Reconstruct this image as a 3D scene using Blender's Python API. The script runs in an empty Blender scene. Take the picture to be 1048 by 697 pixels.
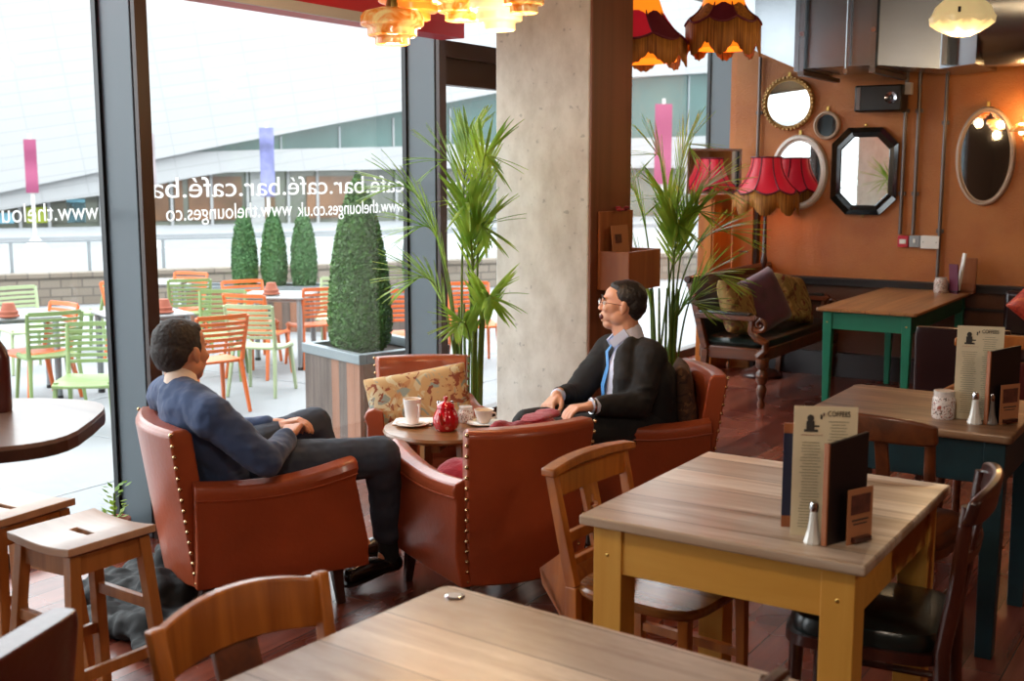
import bpy, bmesh, math, random
from mathutils import Vector, Matrix, Euler, noise
random.seed(7)
SKY=6.0; LAMP=8; FILL=50
PI=math.pi
scene=bpy.context.scene
COL=scene.collection
def V(*a): return Vector(a)
def rad(d): return math.radians(d)

# ------------------------------------------------------------------ materials
def lin(c):
    if isinstance(c,str):
        c=c.lstrip('#'); c=[int(c[i:i+2],16)/255 for i in (0,2,4)]
    return tuple(((x+0.055)/1.055)**2.4 if x>0.04045 else x/12.92 for x in c)+(1,)
def new_mat(name):
    m=bpy.data.materials.new(name); m.use_nodes=True
    nt=m.node_tree
    return m,nt,nt.nodes['Principled BSDF']
def plain(name,col,rough=.5,metal=0,bump=0,bscale=60,coat=0,vary=0,vscale=4,emit=None,estr=0,trans=0,sheen=0,sub=0):
    m,nt,p=new_mat(name); N=nt.nodes; Lk=nt.links
    p.inputs['Base Color'].default_value=lin(col); p.inputs['Roughness'].default_value=rough
    p.inputs['Metallic'].default_value=metal
    if coat: p.inputs['Coat Weight'].default_value=coat; p.inputs['Coat Roughness'].default_value=.15
    if sheen: p.inputs['Sheen Weight'].default_value=sheen
    if trans: p.inputs['Transmission Weight'].default_value=trans
    if sub:
        p.inputs['Subsurface Weight'].default_value=sub; p.inputs['Subsurface Radius'].default_value=(.012,.004,.002); p.inputs['Subsurface Scale'].default_value=1
    tc=None
    if vary or bump: tc=N.new('ShaderNodeTexCoord')
    if vary:
        n=N.new('ShaderNodeTexNoise'); n.inputs['Scale'].default_value=vscale; n.inputs['Detail'].default_value=5
        Lk.new(tc.outputs['Object'],n.inputs['Vector'])
        r=N.new('ShaderNodeValToRGB'); c=lin(col)
        r.color_ramp.elements[0].position=.3; r.color_ramp.elements[1].position=.72
        r.color_ramp.elements[0].color=tuple(x*(1-vary) for x in c[:3])+(1,)
        r.color_ramp.elements[1].color=tuple(min(1,x*(1+vary)) for x in c[:3])+(1,)
        Lk.new(n.outputs['Fac'],r.inputs['Fac']); Lk.new(r.outputs['Color'],p.inputs['Base Color'])
    if bump:
        n=N.new('ShaderNodeTexNoise'); n.inputs['Scale'].default_value=bscale; n.inputs['Detail'].default_value=4
        b=N.new('ShaderNodeBump'); b.inputs['Strength'].default_value=bump; b.inputs['Distance'].default_value=.01
        Lk.new(tc.outputs['Object'],n.inputs['Vector']); Lk.new(n.outputs['Fac'],b.inputs['Height']); Lk.new(b.outputs['Normal'],p.inputs['Normal'])
    if emit is not None:
        p.inputs['Emission Color'].default_value=lin(emit); p.inputs['Emission Strength'].default_value=estr
    return m
def wood(name,c1,c2,axis='Y',rough=.4,scale=14,coat=0,planks=0,plank_axis='X',c3=None,knots=False,stretch=.08,plankmix=None):
    """grain stretched along axis; planks = board width in metres (dark joints); c3 worn blotch colour"""
    m,nt,p=new_mat(name); N=nt.nodes; Lk=nt.links
    tc=N.new('ShaderNodeTexCoord'); mp=N.new('ShaderNodeMapping')
    sc=[1,1,1]; sc['XYZ'.index(axis)]=stretch; mp.inputs['Scale'].default_value=sc
    Lk.new(tc.outputs['Object'],mp.inputs['Vector'])
    n=N.new('ShaderNodeTexNoise'); n.inputs['Scale'].default_value=scale; n.inputs['Detail'].default_value=8; n.inputs['Distortion'].default_value=1.2
    Lk.new(mp.outputs['Vector'],n.inputs['Vector'])
    r=N.new('ShaderNodeValToRGB'); r.color_ramp.elements[0].position=.33; r.color_ramp.elements[1].position=.66
    r.color_ramp.elements[0].color=lin(c1); r.color_ramp.elements[1].color=lin(c2)
    Lk.new(n.outputs['Fac'],r.inputs['Fac']); col=r.outputs['Color']
    if c3:
        n2=N.new('ShaderNodeTexNoise'); n2.inputs['Scale'].default_value=scale*.22; n2.inputs['Detail'].default_value=6; n2.inputs['Roughness'].default_value=.7
        mp2=N.new('ShaderNodeMapping'); s2=[1,1,1]; s2['XYZ'.index(axis)]=.35; mp2.inputs['Scale'].default_value=s2
        Lk.new(tc.outputs['Object'],mp2.inputs['Vector']); Lk.new(mp2.outputs['Vector'],n2.inputs['Vector'])
        r2=N.new('ShaderNodeValToRGB'); r2.color_ramp.elements[0].position=.45; r2.color_ramp.elements[1].position=.62
        r2.color_ramp.elements[0].color=(0,0,0,1); r2.color_ramp.elements[1].color=(.75,.75,.75,1)
        Lk.new(n2.outputs['Fac'],r2.inputs['Fac'])
        mx=N.new('ShaderNodeMixRGB'); mx.inputs['Color2'].default_value=lin(c3)
        Lk.new(r2.outputs['Color'],mx.inputs['Fac']); Lk.new(col,mx.inputs['Color1']); col=mx.outputs['Color']
    if planks:
        sp=N.new('ShaderNodeSeparateXYZ'); Lk.new(tc.outputs['Object'],sp.inputs['Vector'])
        d=N.new('ShaderNodeMath'); d.operation='DIVIDE'; d.inputs[1].default_value=planks; Lk.new(sp.outputs[plank_axis],d.inputs[0])
        f=N.new('ShaderNodeMath'); f.operation='FRACT'; Lk.new(d.outputs[0],f.inputs[0])
        g=N.new('ShaderNodeMath'); g.operation='LESS_THAN'; g.inputs[1].default_value=.003/planks; Lk.new(f.outputs[0],g.inputs[0])
        fl=N.new('ShaderNodeMath'); fl.operation='FLOOR'; Lk.new(d.outputs[0],fl.inputs[0])
        wn=N.new('ShaderNodeTexWhiteNoise'); wn.noise_dimensions='1D'; Lk.new(fl.outputs[0],wn.inputs['W'])
        hv=N.new('ShaderNodeHueSaturation'); mr=N.new('ShaderNodeMapRange'); mr.inputs['To Min'].default_value=.75; mr.inputs['To Max'].default_value=1.2
        Lk.new(wn.outputs['Value'],mr.inputs['Value']); Lk.new(mr.outputs[0],hv.inputs['Value']); Lk.new(col,hv.inputs['Color'])
        if plankmix:
            rr=N.new('ShaderNodeValToRGB'); rr.color_ramp.interpolation='CONSTANT'; rr.color_ramp.elements[0].color=(0,0,0,1); rr.color_ramp.elements[1].position=.55; rr.color_ramp.elements[1].color=(.7,.7,.7,1)
            Lk.new(wn.outputs['Value'],rr.inputs['Fac']); mm=N.new('ShaderNodeMixRGB'); mm.inputs['Color2'].default_value=lin(plankmix)
            Lk.new(rr.outputs['Color'],mm.inputs['Fac']); Lk.new(col,mm.inputs['Color1']); Lk.new(mm.outputs['Color'],hv.inputs['Color'])
        mx=N.new('ShaderNodeMixRGB'); mx.inputs['Color2'].default_value=(.03,.015,.01,1)
        Lk.new(g.outputs[0],mx.inputs['Fac']); Lk.new(hv.outputs['Color'],mx.inputs['Color1']); col=mx.outputs['Color']
    Lk.new(col,p.inputs['Base Color'])
    b=N.new('ShaderNodeBump'); b.inputs['Strength'].default_value=.12; b.inputs['Distance'].default_value=.004
    Lk.new(n.outputs['Fac'],b.inputs['Height']); Lk.new(b.outputs['Normal'],p.inputs['Normal'])
    p.inputs['Roughness'].default_value=rough
    if coat: p.inputs['Coat Weight'].default_value=coat; p.inputs['Coat Roughness'].default_value=.12
    return m
def floor_boards(name):
    m,nt,p=new_mat(name); N=nt.nodes; Lk=nt.links
    tc=N.new('ShaderNodeTexCoord'); mp=N.new('ShaderNodeMapping'); mp.inputs['Rotation'].default_value=(0,0,PI/2)
    Lk.new(tc.outputs['Object'],mp.inputs['Vector'])
    br=N.new('ShaderNodeTexBrick'); br.inputs['Scale'].default_value=1; br.inputs['Brick Width'].default_value=1.7; br.inputs['Row Height'].default_value=.13
    br.inputs['Mortar Size'].default_value=.0022; br.inputs['Mortar Smooth'].default_value=.1; br.offset=.37; br.offset_frequency=2
    br.inputs['Color1'].default_value=lin('#5a281e'); br.inputs['Color2'].default_value=lin('#8a4a38'); br.inputs['Mortar'].default_value=(.012,.006,.005,1)
    br.inputs['Bias'].default_value=-.1
    Lk.new(mp.outputs['Vector'],br.inputs['Vector'])
    mp2=N.new('ShaderNodeMapping'); mp2.inputs['Scale'].default_value=(1,.06,1); Lk.new(tc.outputs['Object'],mp2.inputs['Vector'])
    n=N.new('ShaderNodeTexNoise'); n.inputs['Scale'].default_value=22; n.inputs['Detail'].default_value=7; Lk.new(mp2.outputs['Vector'],n.inputs['Vector'])
    mx=N.new('ShaderNodeMixRGB'); mx.blend_type='OVERLAY'; mx.inputs['Fac'].default_value=.6
    Lk.new(br.outputs['Color'],mx.inputs['Color1']); Lk.new(n.outputs['Fac'],mx.inputs['Color2']); Lk.new(mx.outputs['Color'],p.inputs['Base Color'])
    n2=N.new('ShaderNodeTexNoise'); n2.inputs['Scale'].default_value=3; Lk.new(tc.outputs['Object'],n2.inputs['Vector'])
    mr=N.new('ShaderNodeMapRange'); mr.inputs['To Min'].default_value=.18; mr.inputs['To Max'].default_value=.34; Lk.new(n2.outputs['Fac'],mr.inputs['Value']); Lk.new(mr.outputs[0],p.inputs['Roughness'])
    b=N.new('ShaderNodeBump'); b.inputs['Strength'].default_value=.35; b.inputs['Distance'].default_value=.003; b.invert=True
    Lk.new(br.outputs['Fac'],b.inputs['Height']); Lk.new(b.outputs['Normal'],p.inputs['Normal'])
    return m
def glass_mat(name,gl=.06):
    m=bpy.data.materials.new(name); m.use_nodes=True; nt=m.node_tree; N=nt.nodes; Lk=nt.links
    N.remove(N['Principled BSDF']); out=N['Material Output']
    t=N.new('ShaderNodeBsdfTransparent'); t.inputs['Color'].default_value=(.97,.985,.98,1)
    g=N.new('ShaderNodeBsdfGlossy'); g.inputs['Roughness'].default_value=.02
    f=N.new('ShaderNodeLayerWeight'); f.inputs['Blend'].default_value=.5
    pw=N.new('ShaderNodeMath'); pw.operation='POWER'; pw.inputs[1].default_value=4.5; Lk.new(f.outputs['Facing'],pw.inputs[0])
    ma=N.new('ShaderNodeMath'); ma.operation='MULTIPLY_ADD'; ma.inputs[1].default_value=.8; ma.inputs[2].default_value=gl*.5; Lk.new(pw.outputs[0],ma.inputs[0])
    mx=N.new('ShaderNodeMixShader'); Lk.new(ma.outputs[0],mx.inputs['Fac']); Lk.new(t.outputs[0],mx.inputs[1]); Lk.new(g.outputs[0],mx.inputs[2])
    Lk.new(mx.outputs[0],out.inputs['Surface']); return m
def floral(name,base,cols,scale=14,rough=.85):
    m,nt,p=new_mat(name); N=nt.nodes; Lk=nt.links
    tc=N.new('ShaderNodeTexCoord'); col=None
    prev=None
    for i,c in enumerate(cols):
        n=N.new('ShaderNodeTexNoise'); n.inputs['Scale'].default_value=scale*(1+.35*i); n.inputs['Detail'].default_value=3; n.inputs['Distortion'].default_value=2.5
        mp=N.new('ShaderNodeMapping'); mp.inputs['Location'].default_value=(3.1*i,1.7*i,2.3*i); Lk.new(tc.outputs['Object'],mp.inputs['Vector']); Lk.new(mp.outputs['Vector'],n.inputs['Vector'])
        r=N.new('ShaderNodeValToRGB'); r.color_ramp.elements[0].position=.56; r.color_ramp.elements[1].position=.6
        Lk.new(n.outputs['Fac'],r.inputs['Fac'])
        mx=N.new('ShaderNodeMixRGB'); mx.inputs['Color2'].default_value=lin(c); Lk.new(r.outputs['Color'],mx.inputs['Fac'])
        if prev is None: mx.inputs['Color1'].default_value=lin(base)
        else: Lk.new(prev,mx.inputs['Color1'])
        prev=mx.outputs['Color']
    Lk.new(prev,p.inputs['Base Color']); p.inputs['Roughness'].default_value=rough
    return m

MT={}
def mat(k): return MT[k]
MT['floor']=floor_boards('dark red floorboards')
MT['paving']=plain('pale paving','#84878a',.75,vary=.08,vscale=1.2)
MT['mullion']=plain('grey painted aluminium','#59646b',.38)
MT['mullion_dark']=plain('brown aluminium and shaded fin face','#3c2a24',.4)  # brown of sill, head and door frame; on the fins it paints shade
MT['glass']=glass_mat('clear window glass')
MT['red_paint']=plain('red painted bulkhead','#c0142a',.4)
MT['trim_grey']=plain('pale grey trim','#b9b4b4',.5)
MT['plaster']=plain('off white plaster','#cfc6ba',.8)
MT['plaster_dark']=plain('brown plaster','#6a5648',.7)
MT['pillar_side']=wood('brown pillar side','#6d3f28','#854f34','Z',.5,6)
MT['ceiling']=plain('brown grey painted ceiling','#6b5a50',.8)
MT['black']=plain('black satin','#0c0b0d',.4)
MT['dado']=plain('dark dado paint','#2b2426',.35,bump=.05)
MT['panel']=plain('brown lower wall','#5a3420',.5,vary=.2,vscale=5,bump=.1,bscale=90)
MT['white']=plain('white paint','#b4b2ae',.45)
MT['chrome']=plain('polished metal','#cfcfd2',.15,1)
MT['brass']=plain('antique brass','#c8a35a',.3,1)
MT['mirror']=plain('mirror glass','#e8ecec',.02,1)
MT['duct']=plain('galvanised steel','#8f9499',.27,1,bump=.06,bscale=7,vary=.15,vscale=2)
MT['conduit']=plain('grey conduit','#6c6360',.4,.6)
def vinyl():
    m=bpy.data.materials.new('white vinyl lettering'); m.use_nodes=True; nt=m.node_tree; N=nt.nodes
    N.remove(N['Principled BSDF']); t=N.new('ShaderNodeBsdfTranslucent'); t.inputs['Color'].default_value=(.95,.95,.95,1)
    d=N.new('ShaderNodeBsdfDiffuse'); d.inputs['Color'].default_value=(.9,.9,.9,1); x=N.new('ShaderNodeMixShader'); x.inputs['Fac'].default_value=.35
    nt.links.new(t.outputs[0],x.inputs[1]); nt.links.new(d.outputs[0],x.inputs[2]); nt.links.new(x.outputs[0],N['Material Output'].inputs['Surface']); return m
MT['lettering']=vinyl()
MT['leather']=plain('chestnut leather','#a04a2a',.33,bump=.12,bscale=45,vary=.2,vscale=3,coat=.25)
MT['leather_dark']=plain('dark brown leather','#2c1a1c',.28,bump=.1,bscale=50,coat=.3)
MT['leather_red']=plain('oxblood leather','#4a1512',.3,bump=.1,bscale=50,coat=.3)
MT['leather_black']=plain('black leather','#15171a',.3,bump=.08,bscale=60,coat=.4)
MT['leather_green']=plain('bottle green leather','#16211f',.28,bump=.08,bscale=60,coat=.4)
MT['nail']=plain('brass nail heads','#d8b98c',.25,1)
MT['dark_leg']=wood('dark stained leg','#2a1712','#3b211a','Z',.35)
MT['pine_y']=wood('mustard painted pine','#c98f38','#d8a24a','Z',.42,10)
MT['pine_apron']=wood('mustard painted pine rail','#c98f38','#d8a24a','X',.42,10)
MT['chapel']=wood('honey varnished wood','#8c4a18','#b56a28','Z',.35,16,coat=.3)
MT['chapel_seat']=wood('polished seat wood','#6b3c1c','#99602f','X',.22,16,coat=.5)
MT['stool_top']=wood('pale waxed stool wood','#b3886a','#c99f80','X',.3,10,coat=.3)
MT['stool']=wood('warm beech','#8f5527','#b0713a','Z',.4,14,coat=.2)
MT['dark_wood']=wood('dark polished mahogany','#2c1410','#4d241a','Z',.28,12,coat=.4)
MT['mid_wood']=wood('brown polished wood','#4a2413','#6f3a1e','X',.3,14,coat=.35)
MT['settee_wood']=wood('carved walnut','#41200f','#6b3719','X',.32,18,coat=.3)
MT['top_near']=wood('worn pale oak top','#a48d7c','#d2c2b2','X',.3,12,c3='#8f6f58',planks=.19,plank_axis='Y')
MT['top_yellow']=wood('scrubbed pine top','#a98a6c','#ecdcca','X',.28,13,c3='#c4a283',planks=.17,plank_axis='Y')
MT['top_blue']=wood('distressed plank top','#74492f','#b48e6c','X',.34,13,c3='#54402f',planks=.125,plank_axis='Y')
MT['top_green']=wood('honey plank top','#96663f','#ba8858','Y',.33,12,planks=.16,plank_axis='X')
MT['bar_top']=wood('dark bar top','#74584c','#8d7163','X',.3,10,coat=.2)
MT['bar_edge']=wood('dark bar edge','#3a211a','#4a2c22','X',.35,10)
MT['coffee_wood']=wood('walnut coffee table','#6d4526','#94683f','X',.28,12,coat=.3)
MT['coffee_leg']=wood('light oak leg','#7c4d28','#9c6a3c','Z',.35,12)
MT['orange_wood']=wood('orange varnished ply','#a85a1c','#c07428','Z',.35,8,coat=.3)
MT['orange_wood2']=wood('light orange varnished ply','#bf7a38','#cf8c4a','Z',.35,8,coat=.3)
MT['box_wood']=wood('red brown box wood','#8a4d2c','#a5653c','Z',.45,10)
MT['planter_wood']=wood('weathered planter boards','#453832','#6d5e56','Z',.7,10,planks=.1,plank_axis='X',plankmix='#86553a')
MT['planter_wood_s']=wood('weathered planter boards side','#4e3529','#7b5540','Z',.7,10,planks=.125,plank_axis='Y',c3='#8c5d3c')
MT['zinc']=plain('zinc capping','#7b8488',.5,.6)
MT['teal_green']=plain('sea green paint','#1c7a60',.4,vary=.1,vscale=8)
MT['teal_blue']=plain('dark petrol blue paint','#173238',.4,vary=.25,vscale=10)
MT['orange_plastic']=plain('orange plastic','#c4602a',.42)
MT['green_plastic']=plain('apple green plastic','#748a56',.42)
MT['pale_green_plastic']=plain('pale green plastic','#96a580',.42)
MT['alu']=plain('brushed aluminium','#858b8f',.4,.4)
MT['table_white']=plain('pale terrace table top','#8d9092',.3)
MT['terracotta']=plain('terracotta','#8f4f3c',.8)
MT['soil']=plain('dark soil','#2a1d15',.95)
MT['leaf_box']=plain('clipped box leaves','#3f6a2a',.6,vary=.5,vscale=25)
MT['leaf_dark']=plain('dark green conifer','#3d6338',.7,vary=.4,vscale=20)  # own deep green of the small clipped trees
def palm_leaf():
    m=bpy.data.materials.new('palm leaf'); m.use_nodes=True; nt=m.node_tree; N=nt.nodes; Lk=nt.links; p=N['Principled BSDF']
    tc=N.new('ShaderNodeTexCoord'); n=N.new('ShaderNodeTexNoise'); n.inputs['Scale'].default_value=5; Lk.new(tc.outputs['Object'],n.inputs['Vector'])
    r=N.new('ShaderNodeValToRGB'); r.color_ramp.elements[0].position=.35; r.color_ramp.elements[1].position=.65; r.color_ramp.elements[0].color=lin('#6f9a34'); r.color_ramp.elements[1].color=lin('#b8d45c')
    Lk.new(n.outputs['Fac'],r.inputs['Fac']); Lk.new(r.outputs['Color'],p.inputs['Base Color']); p.inputs['Roughness'].default_value=.4
    t=N.new('ShaderNodeBsdfTranslucent'); Lk.new(r.outputs['Color'],t.inputs['Color']); x=N.new('ShaderNodeMixShader'); x.inputs['Fac'].default_value=.4
    Lk.new(p.outputs[0],x.inputs[1]); Lk.new(t.outputs[0],x.inputs[2]); Lk.new(x.outputs[0],N['Material Output'].inputs['Surface']); return m
MT['leaf_palm']=palm_leaf()
MT['stem_palm']=plain('palm stem','#5f7a2a',.5,vary=.3,vscale=6)
MT['pot']=plain('dark pot','#2f2a28',.5)
MT['facade_white']=None
MT['teal_glass']=plain('teal glazing','#34524e',.15,vary=.35,vscale=.25)
MT['shop_glass']=plain('shopfront glazing','#62665c',.2,vary=.4,vscale=.3)
MT['brown_glass']=plain('shopfront amber interior','#6a4a30',.3,vary=.5,vscale=.8)
MT['lime']=plain('lime panel','#93a125',.5)
MT['pink']=plain('pink banner cloth','#85395a',.7)
MT['violet']=plain('violet banner cloth','#6a6c9a',.7,vary=.5,vscale=2)
MT['greycloth']=plain('grey banner cloth','#8a7f82',.7)
MT['sky_blue']=plain('sky blue panel','#7fbcd0',.5)
MT['suit_navy']=plain('navy suit wool','#34466a',.85,vary=.15,vscale=6,sheen=.15,bump=.15,bscale=9)
MT['suit_black']=plain('charcoal suit wool','#161516',.85,vary=.15,vscale=6,bump=.15,bscale=9)
MT['trouser_blue']=plain('slate suit trousers','#333c4c',.85,vary=.15,vscale=7,bump=.15,bscale=9)
MT['trouser_black']=plain('black suit trousers','#1a1a1c',.85,bump=.1,bscale=9)
MT['shirt_peach']=plain('pale peach shirt','#f0d5c2',.8)
MT['shirt_blue']=plain('pale lilac shirt','#cfd6ee',.8)
MT['tie']=plain('blue silk tie','#4d8fd0',.45)
MT['skin']=plain('fair skin','#d9a184',.5,sub=.15,vary=.08,vscale=12)
MT['skin2']=plain('tanned skin','#c98a68',.5,sub=.15,vary=.08,vscale=12)
MT['hair_brown']=plain('short dark brown hair','#2b221e',.7,bump=.6,bscale=90)
MT['hair_black']=plain('dark hair','#1c1716',.5,bump=.6,bscale=70)
MT['teeth']=plain('teeth','#f2ece4',.3)
MT['mouth']=plain('mouth interior','#5a1a1a',.5)
MT['eye_white']=plain('eye white','#e8e4e0',.3)
MT['eye_dark']=plain('iris','#2a1c14',.3)
MT['china']=plain('white china','#eee6e0',.2,coat=.4)
MT['coffee']=plain('coffee foam','#c09a72',.6)
MT['paper']=plain('cream menu card','#dfd0ae',.7,vary=.05,vscale=12)
MT['paper_white']=plain('white paper','#e8e4de',.7)
MT['print_dark']=plain('dark print','#33302c',.7)
MT['print_grey']=plain('faded menu print','#8f8468',.7)
MT['print_red']=plain('rust print','#a5583c',.7)
MT['board_black']=plain('black menu board','#1a1213',.4)
MT['navy_board']=plain('navy blue board','#1c2340',.4)
MT['card_tan']=plain('tan card','#b0764f',.7)
MT['card_dark']=plain('dark card picture','#5a2f22',.7,vary=.6,vscale=30)
MT['salt']=plain('salt filled glass','#dcdcd6',.15,coat=.6)
MT['pepper']=plain('pepper filled glass','#7b7570',.15,coat=.6)
MT['jar']=plain('pale jar','#d6cdc8',.2,coat=.5,vary=.3,vscale=40)
MT['jar_blotch']=floral('jar of sachets','#ded5d0',['#a0503c','#6a5a52'],45,.3)
MT['purple']=plain('plum menu card','#5f1f3a',.5)
MT['cushion_bird']=floral('bird print tapestry','#c4a070',['#b8875a','#ccbf9c','#8f9a90','#8a4a34'],4.5)
MT['cushion_floral']=floral('floral tapestry','#86703f',['#563a22','#a88f58','#6a3026'],5)
MT['cushion_purple']=plain('plum velvet','#4a1f38',.7,sheen=.3,vary=.4,vscale=12)
MT['cushion_orange']=floral('red orange silk','#b8402c',['#d0643c','#8f2a20'],12,.5)
MT['cushion_brown']=floral('brown damask','#4a3020',['#6a4a30','#33201a'],12)
MT['magenta']=plain('crimson wool','#96122f',.9,bump=.5,bscale=60,sheen=.3,vary=.2,vscale=9)
MT['coat']=plain('black coat cloth','#07080b',.75,bump=.3,bscale=20)
MT['shoe']=plain('black polished shoe','#101012',.25,coat=.4)
MT['sock']=plain('black sock','#141418',.9)
MT['velvet_shade']=plain('crimson silk shade','#a81628',.5,emit='#d01a2c',estr=.35,vary=.15,vscale=6)
MT['velvet_shade_d']=plain('dark crimson silk shade','#4f0d1c',.6,emit='#600c1c',estr=.12)
MT['amber_lining']=plain('glowing amber lining','#e0701c',.6,emit='#ff8418',estr=1.1)
MT['fringe']=wood('brown gold fringe','#6a3a10','#c08030','Z',.7,90,stretch=.02)
MT['plastic_red']=plain('red plastic','#c4263c',.4)
MT['plastic_grey']=plain('grey metal box','#9aa0a6',.4)
MT['plastic_white']=plain('white plastic','#e8e6e0',.4)
MT['gold']=plain('gilt frame','#b8925a',.4,.6,bump=.5,bscale=80)
MT['frame_pale']=plain('pale distressed frame','#b9a08c',.5,bump=.2,bscale=40)
MT['frame_black']=plain('black lacquer frame','#101212',.2,coat=.5)
MT['frame_white']=plain('white painted frame','#dcd4cc',.4)
MT['ember']=plain('dark carcass','#2c1c14',.6)

def teapot_red():
    m,nt,p=new_mat('red spotted enamel'); N=nt.nodes; Lk=nt.links
    tc=N.new('ShaderNodeTexCoord'); v=N.new('ShaderNodeTexVoronoi'); v.inputs['Scale'].default_value=26; v.inputs['Randomness'].default_value=.55
    Lk.new(tc.outputs['Object'],v.inputs['Vector']); r=N.new('ShaderNodeMath'); r.operation='LESS_THAN'; r.inputs[1].default_value=.2
    Lk.new(v.outputs['Distance'],r.inputs[0]); mx=N.new('ShaderNodeMixRGB'); mx.inputs['Color1'].default_value=lin('#b8101c'); mx.inputs['Color2'].default_value=lin('#e8a8a0')
    Lk.new(r.outputs[0],mx.inputs['Fac']); Lk.new(mx.outputs[0],p.inputs['Base Color']); p.inputs['Roughness'].default_value=.12; p.inputs['Coat Weight'].default_value=.6
    return m
MT['teapot']=teapot_red()
def concrete():
    m,nt,p=new_mat('board marked concrete'); N=nt.nodes; Lk=nt.links
    tc=N.new('ShaderNodeTexCoord')
    mp=N.new('ShaderNodeMapping'); mp.inputs['Scale'].default_value=(3.5,3.5,2); Lk.new(tc.outputs['Object'],mp.inputs['Vector'])
    n=N.new('ShaderNodeTexNoise'); n.inputs['Scale'].default_value=2.2; n.inputs['Detail'].default_value=9; n.inputs['Roughness'].default_value=.65; Lk.new(mp.outputs['Vector'],n.inputs['Vector'])
    r=N.new('ShaderNodeValToRGB'); r.color_ramp.elements[0].position=.3; r.color_ramp.elements[1].position=.62
    r.color_ramp.elements[0].color=lin('#c2b7ab'); r.color_ramp.elements[1].color=lin('#ddd5cb'); Lk.new(n.outputs['Fac'],r.inputs['Fac'])
    v=N.new('ShaderNodeTexNoise'); v.inputs['Scale'].default_value=26; v.inputs['Detail'].default_value=2; Lk.new(tc.outputs['Object'],v.inputs['Vector'])
    r2=N.new('ShaderNodeValToRGB'); r2.color_ramp.elements[0].position=.26; r2.color_ramp.elements[1].position=.32; Lk.new(v.outputs['Fac'],r2.inputs['Fac'])
    mx=N.new('ShaderNodeMixRGB'); mx.blend_type='MULTIPLY'; mx.inputs['Fac'].default_value=.3; Lk.new(r.outputs['Color'],mx.inputs['Color1']); Lk.new(r2.outputs['Color'],mx.inputs['Color2'])
    Lk.new(mx.outputs['Color'],p.inputs['Base Color']); p.inputs['Roughness'].default_value=.75
    b=N.new('ShaderNodeBump'); b.inputs['Strength'].default_value=.3; b.inputs['Distance'].default_value=.01; Lk.new(n.outputs['Fac'],b.inputs['Height']); Lk.new(b.outputs['Normal'],p.inputs['Normal'])
    return m
MT['concrete']=concrete()
def orange_wall():
    m,nt,p=new_mat('burnt orange textured wall'); N=nt.nodes; Lk=nt.links
    tc=N.new('ShaderNodeTexCoord')
    n=N.new('ShaderNodeTexNoise'); n.inputs['Scale'].default_value=2.5; n.inputs['Detail'].default_value=8; Lk.new(tc.outputs['Object'],n.inputs['Vector'])
    r=N.new('ShaderNodeValToRGB'); r.color_ramp.elements[0].position=.3; r.color_ramp.elements[1].position=.7
    r.color_ramp.elements[0].color=lin('#a35a20'); r.color_ramp.elements[1].color=lin('#b97232'); Lk.new(n.outputs['Fac'],r.inputs['Fac']); Lk.new(r.outputs['Color'],p.inputs['Base Color'])
    n2=N.new('ShaderNodeTexNoise'); n2.inputs['Scale'].default_value=38; n2.inputs['Detail'].default_value=3; n2.inputs['Distortion'].default_value=2; Lk.new(tc.outputs['Object'],n2.inputs['Vector'])
    b=N.new('ShaderNodeBump'); b.inputs['Strength'].default_value=.5; b.inputs['Distance'].default_value=.012; Lk.new(n2.outputs['Fac'],b.inputs['Height']); Lk.new(b.outputs['Normal'],p.inputs['Normal'])
    p.inputs['Roughness'].default_value=.42
    return m
MT['orange_wall']=orange_wall()
def facade_panels():
    m,nt,p=new_mat('white cladding panels'); N=nt.nodes; Lk=nt.links
    tc=N.new('ShaderNodeTexCoord'); mp=N.new('ShaderNodeMapping'); mp.inputs['Rotation'].default_value=(0,0,rad(-9)); sx_=N.new('ShaderNodeSeparateXYZ'); cx_=N.new('ShaderNodeCombineXYZ'); Lk.new(tc.outputs['Object'],sx_.inputs[0]); Lk.new(sx_.outputs['X'],cx_.inputs['X']); Lk.new(sx_.outputs['Z'],cx_.inputs['Y']); Lk.new(cx_.outputs[0],mp.inputs['Vector'])
    br=N.new('ShaderNodeTexBrick'); br.inputs['Scale'].default_value=1; br.inputs['Brick Width'].default_value=1.5; br.inputs['Row Height'].default_value=.4; br.offset=0
    br.inputs['Mortar Size'].default_value=.03; br.inputs['Color1'].default_value=(.31,.315,.32,1); br.inputs['Color2'].default_value=(.3,.305,.31,1); br.inputs['Mortar'].default_value=(.26,.265,.27,1); br.inputs['Mortar Smooth'].default_value=.6
    Lk.new(mp.outputs['Vector'],br.inputs['Vector']); Lk.new(br.outputs['Color'],p.inputs['Base Color']); p.inputs['Roughness'].default_value=.6
    return m
MT['facade_white']=facade_panels()
def stone():
    m,nt,p=new_mat('coursed sandstone blocks'); N=nt.nodes; Lk=nt.links
    tc=N.new('ShaderNodeTexCoord'); sp=N.new('ShaderNodeSeparateXYZ'); Lk.new(tc.outputs['Object'],sp.inputs[0]); cb=N.new('ShaderNodeCombineXYZ'); Lk.new(sp.outputs['X'],cb.inputs['X']); Lk.new(sp.outputs['Z'],cb.inputs['Y'])
    br=N.new('ShaderNodeTexBrick'); br.inputs['Scale'].default_value=1; br.inputs['Brick Width'].default_value=.3; br.inputs['Row Height'].default_value=.13
    br.inputs['Mortar Size'].default_value=.012; br.inputs['Color1'].default_value=lin('#6b6156'); br.inputs['Color2'].default_value=lin('#7d7368'); br.inputs['Mortar'].default_value=lin('#59524a')
    Lk.new(cb.outputs[0],br.inputs['Vector']); Lk.new(br.outputs['Color'],p.inputs['Base Color']); p.inputs['Roughness'].default_value=.85
    return m
MT['stone']=stone()
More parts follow.
